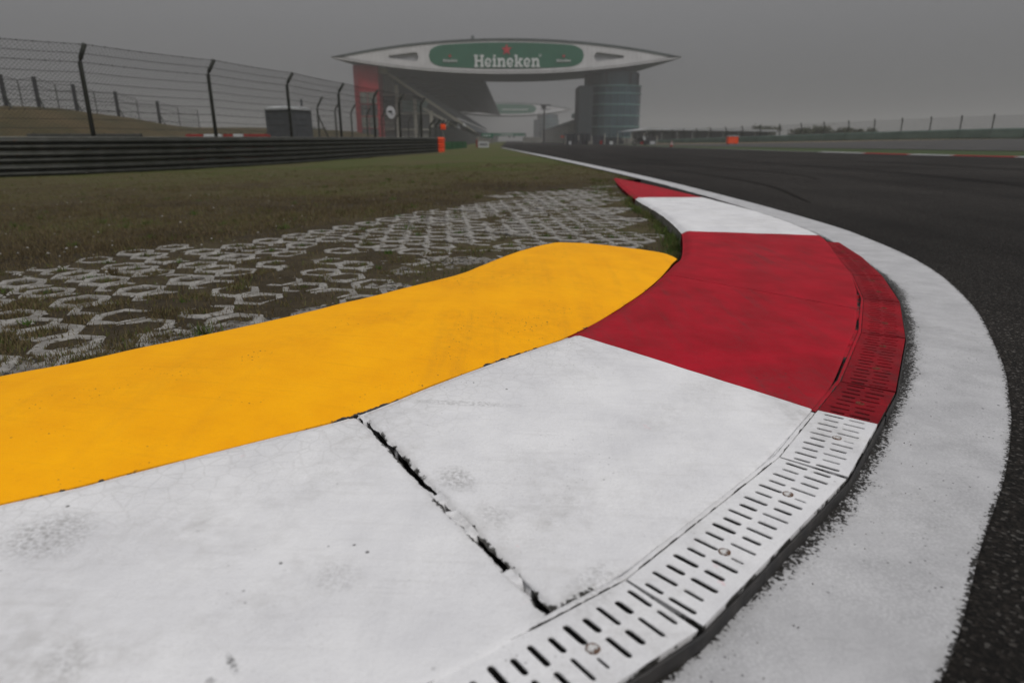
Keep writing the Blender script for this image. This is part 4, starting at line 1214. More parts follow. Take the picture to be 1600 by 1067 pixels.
def cable(pts, r_, barbs=0):
    mb = MB()
    for a, b in zip(pts[:-1], pts[1:]):
        a, b = Vector(a), Vector(b); sag = 0.012 * (b - a).length
        seg = [a.lerp(b, f) + Vector((0, 0, -sag * 4 * f * (1 - f) * 0.5)) for f in np.linspace(0, 1, 5)]
        mb.bar(seg, r_, 4, cap=False)
        if barbs:
            L_ = (b - a).length; n = int(L_ / barbs)
            for k in range(n):
                c = a.lerp(b, (k + .5) / n) + Vector((0, 0, -sag * 2 * ((k + .5) / n) * (1 - (k + .5) / n))); e = 0.016
                t = [mb.vert(c + Vector(d)) for d in ((e, 0, e), (-e, 0, -e), (0, e, -e), (0, -e, e))]
                mb.face((t[0], t[1], t[2])); mb.face((t[0], t[3], t[1])); mb.face((t[2], t[3], t[0])); mb.face((t[1], t[3], t[2]))
    return mb
fen = empty('debris_fence', (-9.5, 21, -0.3), 'tall wire mesh debris fence with hooked posts behind the steel barrier', 'fence')
FS = []
# arc positions of the seven posts in view, the rest carry the fence on out of the picture
def s_for_px(px):
    best = None
    for s in np.linspace(0, glen, 1500):
        p, _, _ = gpt(s, -0.45); zc = p[1] * 0.954 + 0.18
        e = abs(p[0] - (px - 800) / 1000 * zc)
        if best is None or e < best[0]: best = (e, s)
    return best[1]
FS = [s_for_px(p) for p in (660, 627, 588, 536, 459, 343, 155)]
FS += [FS[-1] - 3.6, FS[-1] - 7.2, FS[-1] - 10.8]
FS = [s for s in FS if s > 0]
ZK, ZT, OUT = 2.56, 2.92, 0.26
pn = [gpt(s, -0.45) for s in FS]
pn = [(p, t, (n_ + np.array((.7, .1))) / np.hypot(*(n_ + np.array((.7, .1))))) for p, t, n_ in pn]
for p, t, nrm in pn:
    hooked_post(p, nrm, -0.35, ZK, ZT, OUT).build('post', M['post'], fen, smooth=True)
p, t, nrm = pn[0]
mb = MB(); mb.bar([(p[0], p[1], 2.1), (p[0] - t[0] * 1.15, p[1] - t[1] * 1.15, -.3)], .035, 6); mb.build('brace', M['post'], fen)
for k in range(len(pn) - 1):
    (pa, _, na), (pb, _, nb) = pn[k], pn[k + 1]
    o = mesh_panel(pa, na, pb, nb, 0.30, ZK, ZT - .02, OUT, 0.070, 0.0036).build('chain_link', M['wire'], fen); tag(o, kind='stuff')
hs = [0.70, 0.92, 1.14, 1.36, 1.58, 1.80, 2.02, 2.26, 2.50, 2.70, ZT - .02]
for i, h in enumerate(hs):
    pts = []
    for p, t, nrm in pn:
        q = p + nrm * (0.06 + (OUT * (h - ZK) / (ZT - ZK) if h > ZK else 0)); pts.append((q[0], q[1], h))
    cable(pts, 0.0065, 0.30 if i in (3, 8, 10) else 0).build('barbed_wire' if i in (3, 8, 10) else 'cable', M['wire'], fen)

f2 = empty('debris_fence', (-12.2, 55, -0.3), 'second hooked-post fence farther back with a braced end post', 'fence')
pts2 = [((-12.4 + 0.012 * (y - 43), y), None) for y in (43.3, 47.4, 51.8, 57, 63, 70, 78, 87)]
n2 = np.array((0.95, -0.30))
for (p, _) in pts2: hooked_post(p, n2, -.4, 2.62, 3.22, .42, .06).build('post', M['post'], f2)
mb = MB(); mb.bar([(-12.4, 43.3, 2.2), (-11.9, 45.2, -.3)], .045, 6); mb.build('brace', M['post'], f2)
for h in (0.5, .9, 1.3, 1.7, 2.1, 2.55, 3.15):
    cable([(p[0] + (n2[0] * .4 if h > 3 else 0), p[1], h) for p, _ in pts2], .008).build('cable', M['wire'], f2)

f3 = empty('catch_fence', (-8, 100, 0), 'long dark hooked fence running along the front of the grandstand', 'fence')
pts3 = []
y = 46.0
while y < 235:
    pts3.append((np.interp(y, [46, 60, 100, 235], [-5.6, -5.9, -7.4, -12.0]), y)); y += 4.0
n3 = np.array((0.97, -0.2))
for i, p in enumerate(pts3):
    hooked_post(p, n3, -.3, 1.55 + min(0.6, .02 * (p[1] - 46)), 2.0 + min(.7, .02 * (p[1] - 46)), .40, .07).build('post', M['post'], f3)
for i in range(len(pts3) - 1):
    a, b = pts3[i], pts3[i + 1]; zk = 1.5 + min(0.6, .02 * (a[1] - 46))
    o = mesh_panel(a, n3, b, n3, -.1, zk, zk + .01, 0.01, 0.16 if i < 12 else .3, .010 if i < 12 else .02).build('chain_link', M['wire'], f3); tag(o, kind='stuff')
tp = empty('green_screen', (-5, 53, -0.2), 'green fabric screen at the foot of the fence beyond the orange barrier end', 'screen')
scr = [(-6.3, 48.6), (-5.5, 50.2), (-4.7, 52.8), (-4.1, 55.6), (-3.9, 58.0)]
for a, b in zip(scr[:-1], scr[1:]):
    mb = MB(); rows = []
    for k in range(9):
        f = k / 8; x, y = a[0] + (b[0] - a[0]) * f, a[1] + (b[1] - a[1]) * f
        rows.append([(x + .02 * math.sin(9 * f + z * 3), y + .03 * math.sin(11 * f), -.22 + z) for z in (0, .25, .5, .74)])
    mb.grid(rows); mb.build('fabric_panel', M['tarp'], tp)
    mb = MB(); mb.bar([(a[0], a[1] + .05, -.3), (a[0], a[1] + .05, .6)], .03, 6); mb.build('post', M['post'], tp)

# fence with thick concrete posts along the bank
bf = empty('bank_fence', (-36, 52, 2.6), 'thin wire fence with thick posts on top of the dry grass bank', 'fence')
def ridge_at(y):
    k = [i for i in range(len(RIDGE)) if RIDGE[i][1] <= 100]
    return float(np.interp(y, RIDGE[k, 1], RIDGE[k, 0])), float(np.interp(y, RIDGE[k, 1], RIDGE[k, 2]))
tops = []
fy = [44.2, 45.2, 46.2, 47.2, 48.3, 50.1, 52.1, 54.4, 57.1, 60.0, 63.2, 66.5, 70]
for i, y in enumerate(fy):
    x, z = ridge_at(y); mb = MB(); thick = i % 2 == 0 and i < 11
    if thick: mb.box((x, y, z + .85), (.20, .18, 2.3))
    else: mb.bar([(x, y, z - .2), (x, y, z + 1.7)], .035, 6)
    mb.build('concrete_post' if thick else 'post', M['darkwall' if thick else 'post'], bf); tops.append((x, y, z + (1.95 if thick else 1.7)))
    if thick:
        mb = MB(); mb.bar([(x, y, z + .9), (x + 1.1, y - 1.0, z - .3)], .05, 5); mb.build('strut', M['post'], bf)
for dz in (0, -.5, -1.0, -1.5):
    cable([(a, b, c + dz) for a, b, c in tops], .014).build('cable', M['wire'], bf)
for a, b in zip(tops[:-1], tops[1:]):
    o = mesh_panel(a[:2], n2 * 0, b[:2], n2 * 0, a[2] - 2.0, a[2] - .15, a[2] - .14, 0, .2, .006).build('chain_link', M['wire'], bf); tag(o, kind='stuff')

# second crash barrier on the slope
b2 = empty('steel_barrier', (-20, 32, 0), 'short grey crash barrier on the slope behind the debris fence', 'barrier')
for row in range(2):
    mb = MB(); rows = []
    for k in range(13):
        f = k / 12; x, y = -24.5 + 5.4 * f, 34.0 + 0.6 * f
        rows.append([(x, y - o, 0.62 - row * .32 + z) for o, z in WPROF])
    mb.grid(rows, flip=True); mb.grid([[(a, b + .005, c) for a, b, c in r_] for r_ in rows]); mb.build('rail', M['galv'], b2)
for k in range(4):
    mb = MB(); mb.box((-24.3 + 1.7 * k, 34.2 + .19 * k, .25), (.12, .12, 1.4)); mb.build('post', M['galv'], b2)

# ------------------------------------------------------------------ red and white plastic barriers
def water_barrier(x, y, L_, m, label, rz):
    t = empty('plastic_barrier', (x, y, -0.2), label, 'barrier', 'plastic barriers behind the steel barrier', rz)
    mb = MB(); h = 1.06; prof = [(-.24, 0), (.24, 0), (.22, .22), (.12, .42), (.09, h - .05), (.06, h), (-.06, h), (-.09, h - .05), (-.12, .42), (-.22, .22)]
    a = [mb.vert((-L_ / 2, p, z)) for p, z in prof]; b = [mb.vert((L_ / 2, p, z)) for p, z in prof]
    for i in range(10): mb.face((a[i], b[i], b[(i + 1) % 10], a[(i + 1) % 10]))
    mb.face(a); mb.face(b[::-1])
    o = mb.build('body', m, None, origin=(0, 0, 0)); o.parent = t
    mb = MB(); mb.bar([(-L_ * .28, 0, h), (-L_ * .28, 0, h + .03)], .05, 8); mb.bar([(L_ * .28, 0, h), (L_ * .28, 0, h + .03)], .05, 8)
    o = mb.build('filler_cap', M['rubber'], None, origin=(0, 0, 0)); o.parent = t
for px0, px1, c, lab in ((295, 322, 'redplastic', 'red plastic barrier farthest left in the row behind the crash barrier'), (323, 351, 'whiteplastic', 'white plastic barrier left of the tall fence post'), (353, 368, 'redplastic', 'short red plastic barrier between two white ones'),
                         (369, 384, 'whiteplastic', 'short white plastic barrier beside the long red one'), (385, 429, 'redplastic', 'longest red plastic barrier in front of the portable toilet')):
    yb = 29.0 - (px0 - 295) * 0.008; zc = yb * .954 + .18
    x0, x1 = (px0 - 800) / 1000 * zc, (px1 - 800) / 1000 * zc
    water_barrier((x0 + x1) / 2, yb, x1 - x0 - .03, M[c], lab, 0.0)

# ------------------------------------------------------------------ portable toilet
pt = empty('portable_toilet', (-9.42, 28.6, -0.36), 'dark grey portable toilet with white roof behind the fence', 'toilet', rz=R(-22))
def loc_part(name, mb, m, root):
    o = mb.build(name, m, None, origin=(0, 0, 0)); o.parent = root; return o
hw = .62
for nm, (cx_, cy_, dx_, dy_) in (('side_panel', (0, -hw, 1.16, .05)), ('side_panel', (hw, 0, .05, 1.16)), ('door', (-hw, 0, .05, 1.16)), ('side_panel', (0, hw, 1.16, .05))):
    mb = MB(); mb.box((cx_, cy_, 1.12), (dx_, dy_, 2.1))
    for zc, hh in ((1.78, .40), (1.18, .40), (.55, .46)):
        e = 0.018
        mb.box((cx_ + (math.copysign(.026, cx_) if dx_ < .1 else 0), cy_ + (math.copysign(.026, cy_) if dy_ < .1 else 0), zc), (dx_ * (.62 if dx_ > .1 else .6), dy_ * (.62 if dy_ > .1 else .6), hh))
    loc_part(nm, mb, M['grayplastic'], pt)
for sx in (-1, 1):
    for sy in (-1, 1):
        mb = MB(); mb.bar([(sx * hw, sy * hw, .06), (sx * hw, sy * hw, 2.2)], .055, 8); loc_part('corner_post', mb, M['grayplastic'], pt)
mb = MB(); prev = None
for s, z in ((.70, 2.17), (.70, 2.25), (.62, 2.29), (.42, 2.33), (.2, 2.34)):
    ring = [mb.vert((s * a, s * b, z)) for a, b in ((-1, -.8), (-.8, -1), (.8, -1), (1, -.8), (1, .8), (.8, 1), (-.8, 1), (-1, .8))]
    if prev:
        for i in range(8): mb.face((prev[i], prev[(i + 1) % 8], ring[(i + 1) % 8], ring[i]))
    else: mb.face(ring[::-1])
    prev = ring
mb.face(prev); loc_part('roof', mb, M['whiteplastic'], pt)
mb = MB(); mb.box((0, 0, .04), (1.34, 1.34, .08)); loc_part('skid_base', mb, M['rubber'], pt)
mb = MB(); mb.bar([(.4, .4, 2.3), (.4, .4, 2.62)], .045, 8); loc_part('vent_pipe', mb, M['grayplastic'], pt)

# ------------------------------------------------------------------ small trackside things
mk = empty('marker_light', (-4.28, 42.0, -.2), 'small orange square light panel on a thin grey pole at the barrier end', 'signal')
mb = MB(); mb.bar([(-4.28, 42.0, -.25), (-4.28, 42.0, 1.26)], .035, 8); mb.build('pole', M['galvcap'], mk)
mb = MB(); mb.box((-4.28, 41.95, 1.42), (.31, .12, .31)); mb.build('lamp_box', M['orange'], mk)
mb = MB(); mb.bar([(-4.28, 41.885, 1.42), (-4.28, 41.86, 1.42)], [.11, .09], 12); mb.build('lens', M['orange'], mk)

p, t, nrm = gpt(s_for_px(610), -0.40)
rs = empty('round_sign', (p[0], p[1], 1.9), 'round white sign with dark markings hung on the fence mesh', 'sign')
mb = MB(); c = np.array(p) + nrm * .10; n_ = 28; dirv = np.array((0.62, 0.78))
fr = [mb.vert((c[0] + .29 * dirv[0] * math.cos(a), c[1] + .29 * dirv[1] * math.cos(a), 1.96 + .30 * math.sin(a))) for a in np.linspace(0, 2 * math.pi, n_, endpoint=False)]
bk = [mb.vert((mb.v[i][0] - nrm[0] * .02, mb.v[i][1] - nrm[1] * .02, mb.v[i][2])) for i in fr]
mb.face(fr); mb.face(bk[::-1])
for i in range(n_): mb.face((fr[i], bk[i], bk[(i + 1) % n_], fr[(i + 1) % n_]))
mb.build('disc', M['recess'], rs)
def on_disc(u, z, k=.012):
    nn = np.array((dirv[1], -dirv[0])); return (c[0] + u * dirv[0] + nn[0] * k, c[1] + u * dirv[1] + nn[1] * k, 1.96 + z)
for pts in ([(-.19, .02), (.02, -.05), (.09, .02), (.08, .09), (-.08, .09), (-.17, .08)], [(.0, -.11), (.18, -.08), (.16, -.04), (.05, -.07)]):
    mb = MB(); a = [mb.vert(on_disc(u, z)) for u, z in pts]; b = [mb.vert(on_disc(u, z, .002)) for u, z in pts]; mb.face(a); mb.face(b[::-1])
    for i in range(len(a)): mb.face((a[i], b[i], b[(i + 1) % len(a)], a[(i + 1) % len(a)]))
    mb.build('marking', M['darkwall'], rs)

ws = empty('distance_board', (-2.55, 59, -.1), 'small white trackside board with dark lettering at the end of the grass', 'sign')
mb = MB(); mb.box((-2.50, 59, .27), (.92, .06, .50)); mb.build('board', M['whiteplastic'], ws)
for k in range(5):
    mb = MB(); mb.box((-2.78 + .14 * k, 58.96, .28), (.10, .02, .16)); mb.box((-2.78 + .14 * k, 58.945, .28), (.04, .015, .06), m=0); mb.build('letter', M['darkwall'], ws)
for s in (-.36, .36):
    mb = MB(); mb.bar([(-2.5 + s, 59.02, -.15), (-2.5 + s, 59.02, .1)], .025, 6); mb.build('leg', M['iron'], ws)
rp = empty('marker_post', (-3.12, 59.3, -.1), 'thin red marker post left of the small white board', 'marker')
mb = MB(); mb.bar([(-3.12, 59.3, -.15), (-3.12, 59.3, .66)], [.06, .05], 8); mb.build('post', M['redplastic'], rp)
mb = MB(); mb.bar([(-3.12, 59.3, .66), (-3.12, 59.3, .70)], [.07, .04], 8); mb.build('cap', M['redplastic'], rp)

cn = empty('traffic_cone', (16.9, 71, 0), 'red and white traffic cone standing on the far edge of the track', 'cone')
mb = MB(); mb.box((16.9, 71, .02), (.44, .44, .04)); mb.build('base', M['redplastic'], cn)
for z0, z1, r0, r1, m in ((.04, .2, .16, .125, 'redplastic'), (.2, .32, .125, .10, 'whiteplastic'), (.32, .43, .10, .078, 'redplastic'), (.43, .52, .078, .06, 'whiteplastic'), (.52, .60, .06, .04, 'redplastic')):
    mb = MB(); mb.bar([(16.9, 71, z0), (16.9, 71, z1)], [r0, r1], 14); mb.build('band', M[m], cn)

ob = empty('orange_board', (30.2, 92, .1), 'orange square board standing in front of the teal barrier', 'board')
mb = MB(); mb.box((30.2, 92, .68), (1.36, .9, .92)); mb.build('panel', M['orange'], ob)
mb = MB(); mb.box((30.2, 92.0, 1.20), (1.46, 1.0, .10)); mb.build('top_cap', M['whiteplastic'], ob)
for s in (-.5, .5):
    mb = MB(); mb.box((30.2 + s, 92, .12), (.1, .8, .2)); mb.build('foot', M['iron'], ob)

# red and white kerb along the far edge of the track
fk = empty('far_kerb', (17.6, 32, 0), 'thin red and white kerb along the far right edge of the track', 'kerb')
bl = [(20.9, 24.2, 'white'), (24.2, 26.2, 'white'), (26.2, 27.9, 'red'), (27.9, 29.9, 'white'), (29.9, 32.6, 'red'), (32.6, 36.4, 'white'), (36.4, 40, 'red'), (40, 44, 'white')]
bl = [(18.5, 21.5, 'red'), (21.5, 25.2, 'white'), (25.2, 27.7, 'red'), (27.7, 29.7, 'white'), (29.7, 32.7, 'red'), (32.7, 36.4, 'white')]
for a, b, c in bl:
    mb = MB(); rows = []
    for k in range(7):
        y = a + (b - a) * k / 6 * .998; x = float(track_right(y)) - .35
        rows.append([(x, y, -.03), (x, y, .012), (x + .14, y, .02), (x + .26, y, .03), (x + .28, y, -.05)])
    ids = mb.grid(rows, flip=True); mb.face(ids[0]); mb.face(ids[-1][::-1]); n_ = len(mb.v); mb.a = {'wear': [.1] * n_, 'back': [0] * n_}
    mb.build('kerb_block', M['line' if c == 'white' else c], fk)
mb = MB(); rows = []
for y in np.linspace(36.4, 110, 60):
    x = float(track_right(y)) - .2; rows.append([(x, y, .004), (x + .22, y, .004)])
mb.grid(rows, flip=True); n_ = len(mb.v); mb.a = {'wear': [.1] * n_, 'back': [0] * n_}
tag(mb.build('edge_line', M['line'], origin=(0, 0, 0)), kind='structure')
# ------------------------------------------------------------------ lettering cut from plates
def letters(word, x0, z0, xh, y, d=0.25, squeeze=1.0):
    """slab-serif letters as solid plates; returns a list of (char, MB)"""
    outl = []; x = x0
    S = 0.30 * xh; sl = 0.20 * xh; cap = 1.36 * xh
    def rect(mb, a, b, c, e, k=0):
        mb.box(((a + c) / 2, y - k * 0.03 + d / 2, (b + e) / 2), (abs(c - a), d, abs(e - b)))
    def ring(mb, cx, cz, rx, rz, t, a0, a1, k=0, n=14):
        A = [[], [], [], []]
        for i in range(n + 1):
            a = R(a0 + (a1 - a0) * i / n); c, s = math.cos(a), math.sin(a)
            for q, (rr, yy) in enumerate(((0, 0), (t, 0), (t, d), (0, d))):
                A[q].append(mb.vert((cx + (rx - rr) * c, y - k * 0.03 + yy, cz + (rz - rr * .8) * s)))
        for i in range(n):
            for q in range(4):
                p = (q + 1) % 4; mb.face((A[q][i], A[p][i], A[p][i + 1], A[q][i + 1]))
        mb.face([A[q][0] for q in range(4)]); mb.face([A[q][-1] for q in range(4)][::-1])
    def para(mb, p0, p1, wd, k=0):
        (a, b), (c, e) = p0, p1; yy = y - k * .03
        f = [mb.vert(v) for v in ((a, yy, b), (a + wd, yy, b), (c + wd, yy, e), (c, yy, e))]; g_ = [mb.vert((mb.v[i][0], yy + d, mb.v[i][2])) for i in f]
        mb.face(f); mb.face(g_[::-1])
        for i in range(4): mb.face((f[i], g_[i], g_[(i + 1) % 4], f[(i + 1) % 4]))
    for ch in word:
        mb = MB()
        if ch == 'H':
            w_ = 1.34 * xh
            for a in (.12 * xh, w_ - .12 * xh - S): rect(mb, x + a, z0, x + a + S, z0 + cap); rect(mb, x + a - .12 * xh, z0, x + a + S + .12 * xh, z0 + sl, 1); rect(mb, x + a - .12 * xh, z0 + cap - sl, x + a + S + .12 * xh, z0 + cap, 1)
            rect(mb, x + .12 * xh + S, z0 + cap * .44, x + w_ - .12 * xh - S, z0 + cap * .44 + sl * 1.1, 1)
        elif ch == 'e':
            w_ = 0.96 * xh; cx, cz = x + w_ / 2, z0 + xh * .5
            ring(mb, cx, cz, w_ / 2, xh * .53, .27 * xh, 8, 325)
            para(mb, (x + .2 * xh, cz - .14 * xh), (x + .2 * xh, cz + .0 * xh), w_ - .36 * xh, 1)
        elif ch == 'i':
            w_ = 0.56 * xh; rect(mb, x + .13 * xh, z0, x + .13 * xh + S, z0 + xh); rect(mb, x, z0, x + w_, z0 + sl, 1); rect(mb, x, z0 + xh - sl, x + .2 * xh, z0 + xh, 1); rect(mb, x + .13 * xh, z0 + xh * 1.12, x + .13 * xh + S, z0 + cap)
        elif ch == 'n':
            w_ = 1.18 * xh
            rect(mb, x + .12 * xh, z0, x + .12 * xh + S, z0 + xh); rect(mb, x, z0, x + .54 * xh, z0 + sl, 1); rect(mb, x, z0 + xh - sl, x + .2 * xh, z0 + xh, 1)
            rect(mb, x + .76 * xh, z0, x + .76 * xh + S, z0 + xh * .62); rect(mb, x + .66 * xh, z0, x + w_, z0 + sl, 1)
            ring(mb, x + .70 * xh, z0 + xh * .60, .36 * xh, .42 * xh, .28 * xh, -4, 160, 1)
        elif ch == 'k':
            w_ = 1.16 * xh
            rect(mb, x + .12 * xh, z0, x + .12 * xh + S, z0 + cap); rect(mb, x, z0, x + .52 * xh, z0 + sl, 1); rect(mb, x, z0 + cap - sl, x + .2 * xh, z0 + cap, 1)
            para(mb, (x + .36 * xh, z0 + .38 * xh), (x + .74 * xh, z0 + xh - sl * .5), .28 * xh, 2); para(mb, (x + .78 * xh, z0 + sl * .5), (x + .44 * xh, z0 + .62 * xh), .30 * xh, 3)
            rect(mb, x + .62 * xh, z0 + xh - sl, x + w_, z0 + xh, 1); rect(mb, x + .68 * xh, z0, x + w_ + .04 * xh, z0 + sl, 1)
        outl.append((ch, mb)); x += (w_ + .10 * xh)
    for _, mb in outl:
        mb.v = [(x0 + (v[0] - x0) * squeeze, v[1], v[2]) for v in mb.v]
    return outl, x0 + (x - .1 * xh - x0) * squeeze
def star_mb(cx, cz, r_, y, d=.25):
    mb = MB(); n = 10
    f = [mb.vert((cx + (r_ if i % 2 == 0 else r_ * .42) * math.sin(2 * math.pi * i / n), y, cz + (r_ if i % 2 == 0 else r_ * .42) * math.cos(2 * math.pi * i / n))) for i in range(n)]
    c0 = mb.vert((cx, y - .05, cz)); b = [mb.vert((mb.v[i][0], y + d, mb.v[i][2])) for i in f]
    for i in range(n): mb.face((c0, f[i], f[(i + 1) % n])); mb.face((f[i], b[i], b[(i + 1) % n], f[(i + 1) % n]))
    return mb

# ------------------------------------------------------------------ lens-shaped bridge buildings over the straight
HALF = 61.8
def ztop(u): return 34.7 - 6.0 * abs(u) ** 2.05
def zbot(u): return 23.1 + 5.3 * abs(u) ** 2.05
def tp(u): return min(1.0, (1 - abs(u)) * 9 + .06)
def zdep(u): return 31.0 * min(1.0, (1 - abs(u)) / .17 + .015)
def bridge(cx, y0, label, near=True):
    t = empty('bridge_building', (cx, y0, 0), label, 'bridge')
    def hole(x):
        q = (abs(x) - 31.0) / 10.6
        if q < 0 or q > 1: return None
        hh = 1.62 * (1 - .78 * q) * (math.sqrt(max(0, 1 - (1 - q / .13) ** 2)) if q < .13 else 1) * (math.sqrt(max(0, 1 - ((q - .93) / .07) ** 2)) if q > .93 else 1)
        zc = 28.75
        return (zc - hh, zc + hh) if hh > .03 else None
    npan = 78 if near else 40
    mb = MB(); gap = .028
    for k in range(npan):
        xa, xb = -HALF + 2 * HALF * k / npan + gap, -HALF + 2 * HALF * (k + 1) / npan - gap
        ns = 4 if near else 2
        for q in range(ns):
            x0, x1 = xa + (xb - xa) * q / ns, xa + (xb - xa) * (q + 1) / ns
            T = [ztop(x / HALF) - .75 for x in (x0, x1)]; B = [zbot(x / HALF) + 1.15 for x in (x0, x1)]
            if T[0] - B[0] < .02 and T[1] - B[1] < .02: continue
            h0, h1 = hole(x0), hole(x1)
            def quad(b0, b1, t0, t1):
                f = [(cx + x0, y0, b0), (cx + x1, y0, b1), (cx + x1, y0, t1), (cx + x0, y0, t0)]
                mb.poly(f)
                mb.poly([(p[0], y0 + .22, p[2]) for p in f][::-1])
                for i in range(4):
                    a, b = f[i], f[(i + 1) % 4]
                    mb.poly([a, (a[0], y0 + .22, a[2]), (b[0], y0 + .22, b[2]), b])
            if h0 or h1:
                h0 = h0 or (28.75, 28.75); h1 = h1 or (28.75, 28.75)
                quad(B[0], B[1], h0[0], h1[0]); quad(h0[1], h1[1], T[0], T[1])
            else: quad(B[0], max(B[1], min(B[1], T[1])), max(T[0], B[0]), max(T[1], B[1]))
    tag(mb.build('cladding', M['clad'], t), kind='stuff')
    us = np.linspace(-1, 1, 121)
    def sweep(name, m, prof):
        """prof(u): list of (y offset, z)"""
        mb = MB(); rows = []
        for u in us: rows.append([(cx + u * HALF, y0 + yy, z) for yy, z in prof(u)])
        mb.grid(rows); return mb.build(name, M[m], t)
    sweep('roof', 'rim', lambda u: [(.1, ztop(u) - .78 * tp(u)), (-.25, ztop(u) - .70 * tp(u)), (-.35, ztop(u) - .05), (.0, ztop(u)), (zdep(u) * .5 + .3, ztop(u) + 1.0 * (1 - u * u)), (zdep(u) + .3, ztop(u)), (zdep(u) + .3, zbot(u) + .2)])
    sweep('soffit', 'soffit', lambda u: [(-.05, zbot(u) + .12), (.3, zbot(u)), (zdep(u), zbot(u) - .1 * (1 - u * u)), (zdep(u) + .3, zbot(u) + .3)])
    sweep('trim', 'clad', lambda u: [(.2, zbot(u) + 1.12 * tp(u)), (-.18, zbot(u) + 1.10 * tp(u)), (-.18, zbot(u) + .78 * tp(u)), (.2, zbot(u) + .76 * tp(u))])
    sweep('trim', 'clad', lambda u: [(.2, zbot(u) + .58 * tp(u)), (-.25, zbot(u) + .55 * tp(u)), (-.25, zbot(u) + .12 * tp(u)), (.2, zbot(u) + .08 * tp(u))])
    sweep('groove', 'darkwall', lambda u: [(.15, zbot(u) + 1.16 * tp(u)), (.12, zbot(u) + .04 * tp(u))])
    for s in (-1, 1):
        mb = MB(); mb.box((cx + s * 36.3, y0 + 1.3, 28.8), (12.4, .2, 4.6)); mb.build('window_recess', M['recess'], t)
    # billboard with rounded ends
    mb = MB(); F1, B1 = [], []
    up, dn = [], []
    for dx in np.r_[np.linspace(-27.3, -22, 10), np.linspace(-20, 20, 21), np.linspace(22, 27.3, 10)]:
        u = dx / HALF; zt, zb = ztop(u) - 1.35, zbot(u) + 1.75; zm, hh = (zt + zb) / 2, (zt - zb) / 2
        k = math.sqrt(max(0.0, 1 - (max(0, abs(dx) - 22) / 5.3) ** 2)) ** .8
        up.append((cx + dx, zm + hh * k)); dn.append((cx + dx, zm - hh * k))
    ol = up + dn[-2:0:-1]
    n_ = len(up)
    rows = [[(a[0], y0 - .12, b[1] + (a[1] - b[1]) * f) for f in (0, .5, 1)] for a, b in zip(up, dn)]
    mb.grid(rows, flip=False)
    f = [mb.vert((x, y0 - .12, z)) for x, z in ol]; b = [mb.vert((x, y0 + .02, z)) for x, z in ol]
    for i in range(len(ol)): mb.face((f[i], b[i], b[(i + 1) % len(ol)], f[(i + 1) % len(ol)]))
    bb = mb.build('billboard', M['sign_green'], t)
    if near:
        L_, xe = letters('Heineken', 0, 25.35, 2.92, y0 - .42, .28)
        sq = 23.2 / xe; L_, xe = letters('Heineken', cx - 11.35, 25.35, 2.92, y0 - .42, .28, sq)
        for ch, m_ in L_: m_.build('letter', M['sign_white'], bb)
        o = star_mb(cx + .1, 31.0, 1.95, y0 - .40).build('star', M['sign_red'], bb)
        ro = MB(); n = 16
        for i in range(n):
            a, c_ = 2 * math.pi * i / n, 2 * math.pi * (i + 1) / n
            ro.poly([(cx + 11.9 + r_ * math.cos(q), y0 - .3, 29.1 + r_ * math.sin(q)) for r_, q in ((.45, a), (.45, c_), (.30, c_), (.30, a))])
        ro.build('registered_mark', M['sign_white'], bb)
        for s in (-1, 1):
            xc = cx - 19.8 if s < 0 else cx + 20.2
            L_, xe = letters('Heineken', 0, 0, .60, 0, .28); sq = 5.0 / xe
            L_, xe = letters('Heineken', xc - 2.5, 27.1, .60, y0 - .42, .28, sq)
            for ch, m_ in L_: m_.build('letter', M['sign_white'], bb)
            star_mb(xc, 28.95, .62, y0 - .4).build('star', M['sign_red'], bb)
        mb = MB(); x = cx - 11.8; mb.bar([(x, y0 + 1, 34.3), (x, y0 + 1, 35.2)], .55, 10)
        prev = None
        for k in range(5):
            a = k / 4 * math.pi / 2; ring = [mb.vert((x + .62 * math.cos(a) * math.cos(q), y0 + 1 + .62 * math.cos(a) * math.sin(q), 35.2 + .62 * math.sin(a))) for q in np.linspace(0, 2 * math.pi, 10, endpoint=False)]
            if prev:
                for i in range(10): mb.face((prev[i], prev[(i + 1) % 10], ring[(i + 1) % 10], ring[i]))
            prev = ring
        mb.build('roof_dome', M['rim'], t)
    else:
        for k in range(13):
            mb = MB(); xx = cx - 4 + k * 1.9; mb.box((xx, y0 - .3, 28.4), (1.25, .25, 1.15)); mb.box((xx, y0 - .45, 28.4), (.5, .12, .4)); mb.build('letter', M['sign_white'], bb)
    return t
bridge(-2.0, 245, 'huge lens-shaped pale bridge building with a green billboard over the straight')
bridge(-4.6, 640, 'second lens-shaped bridge building faint in the haze far down the straight', False)

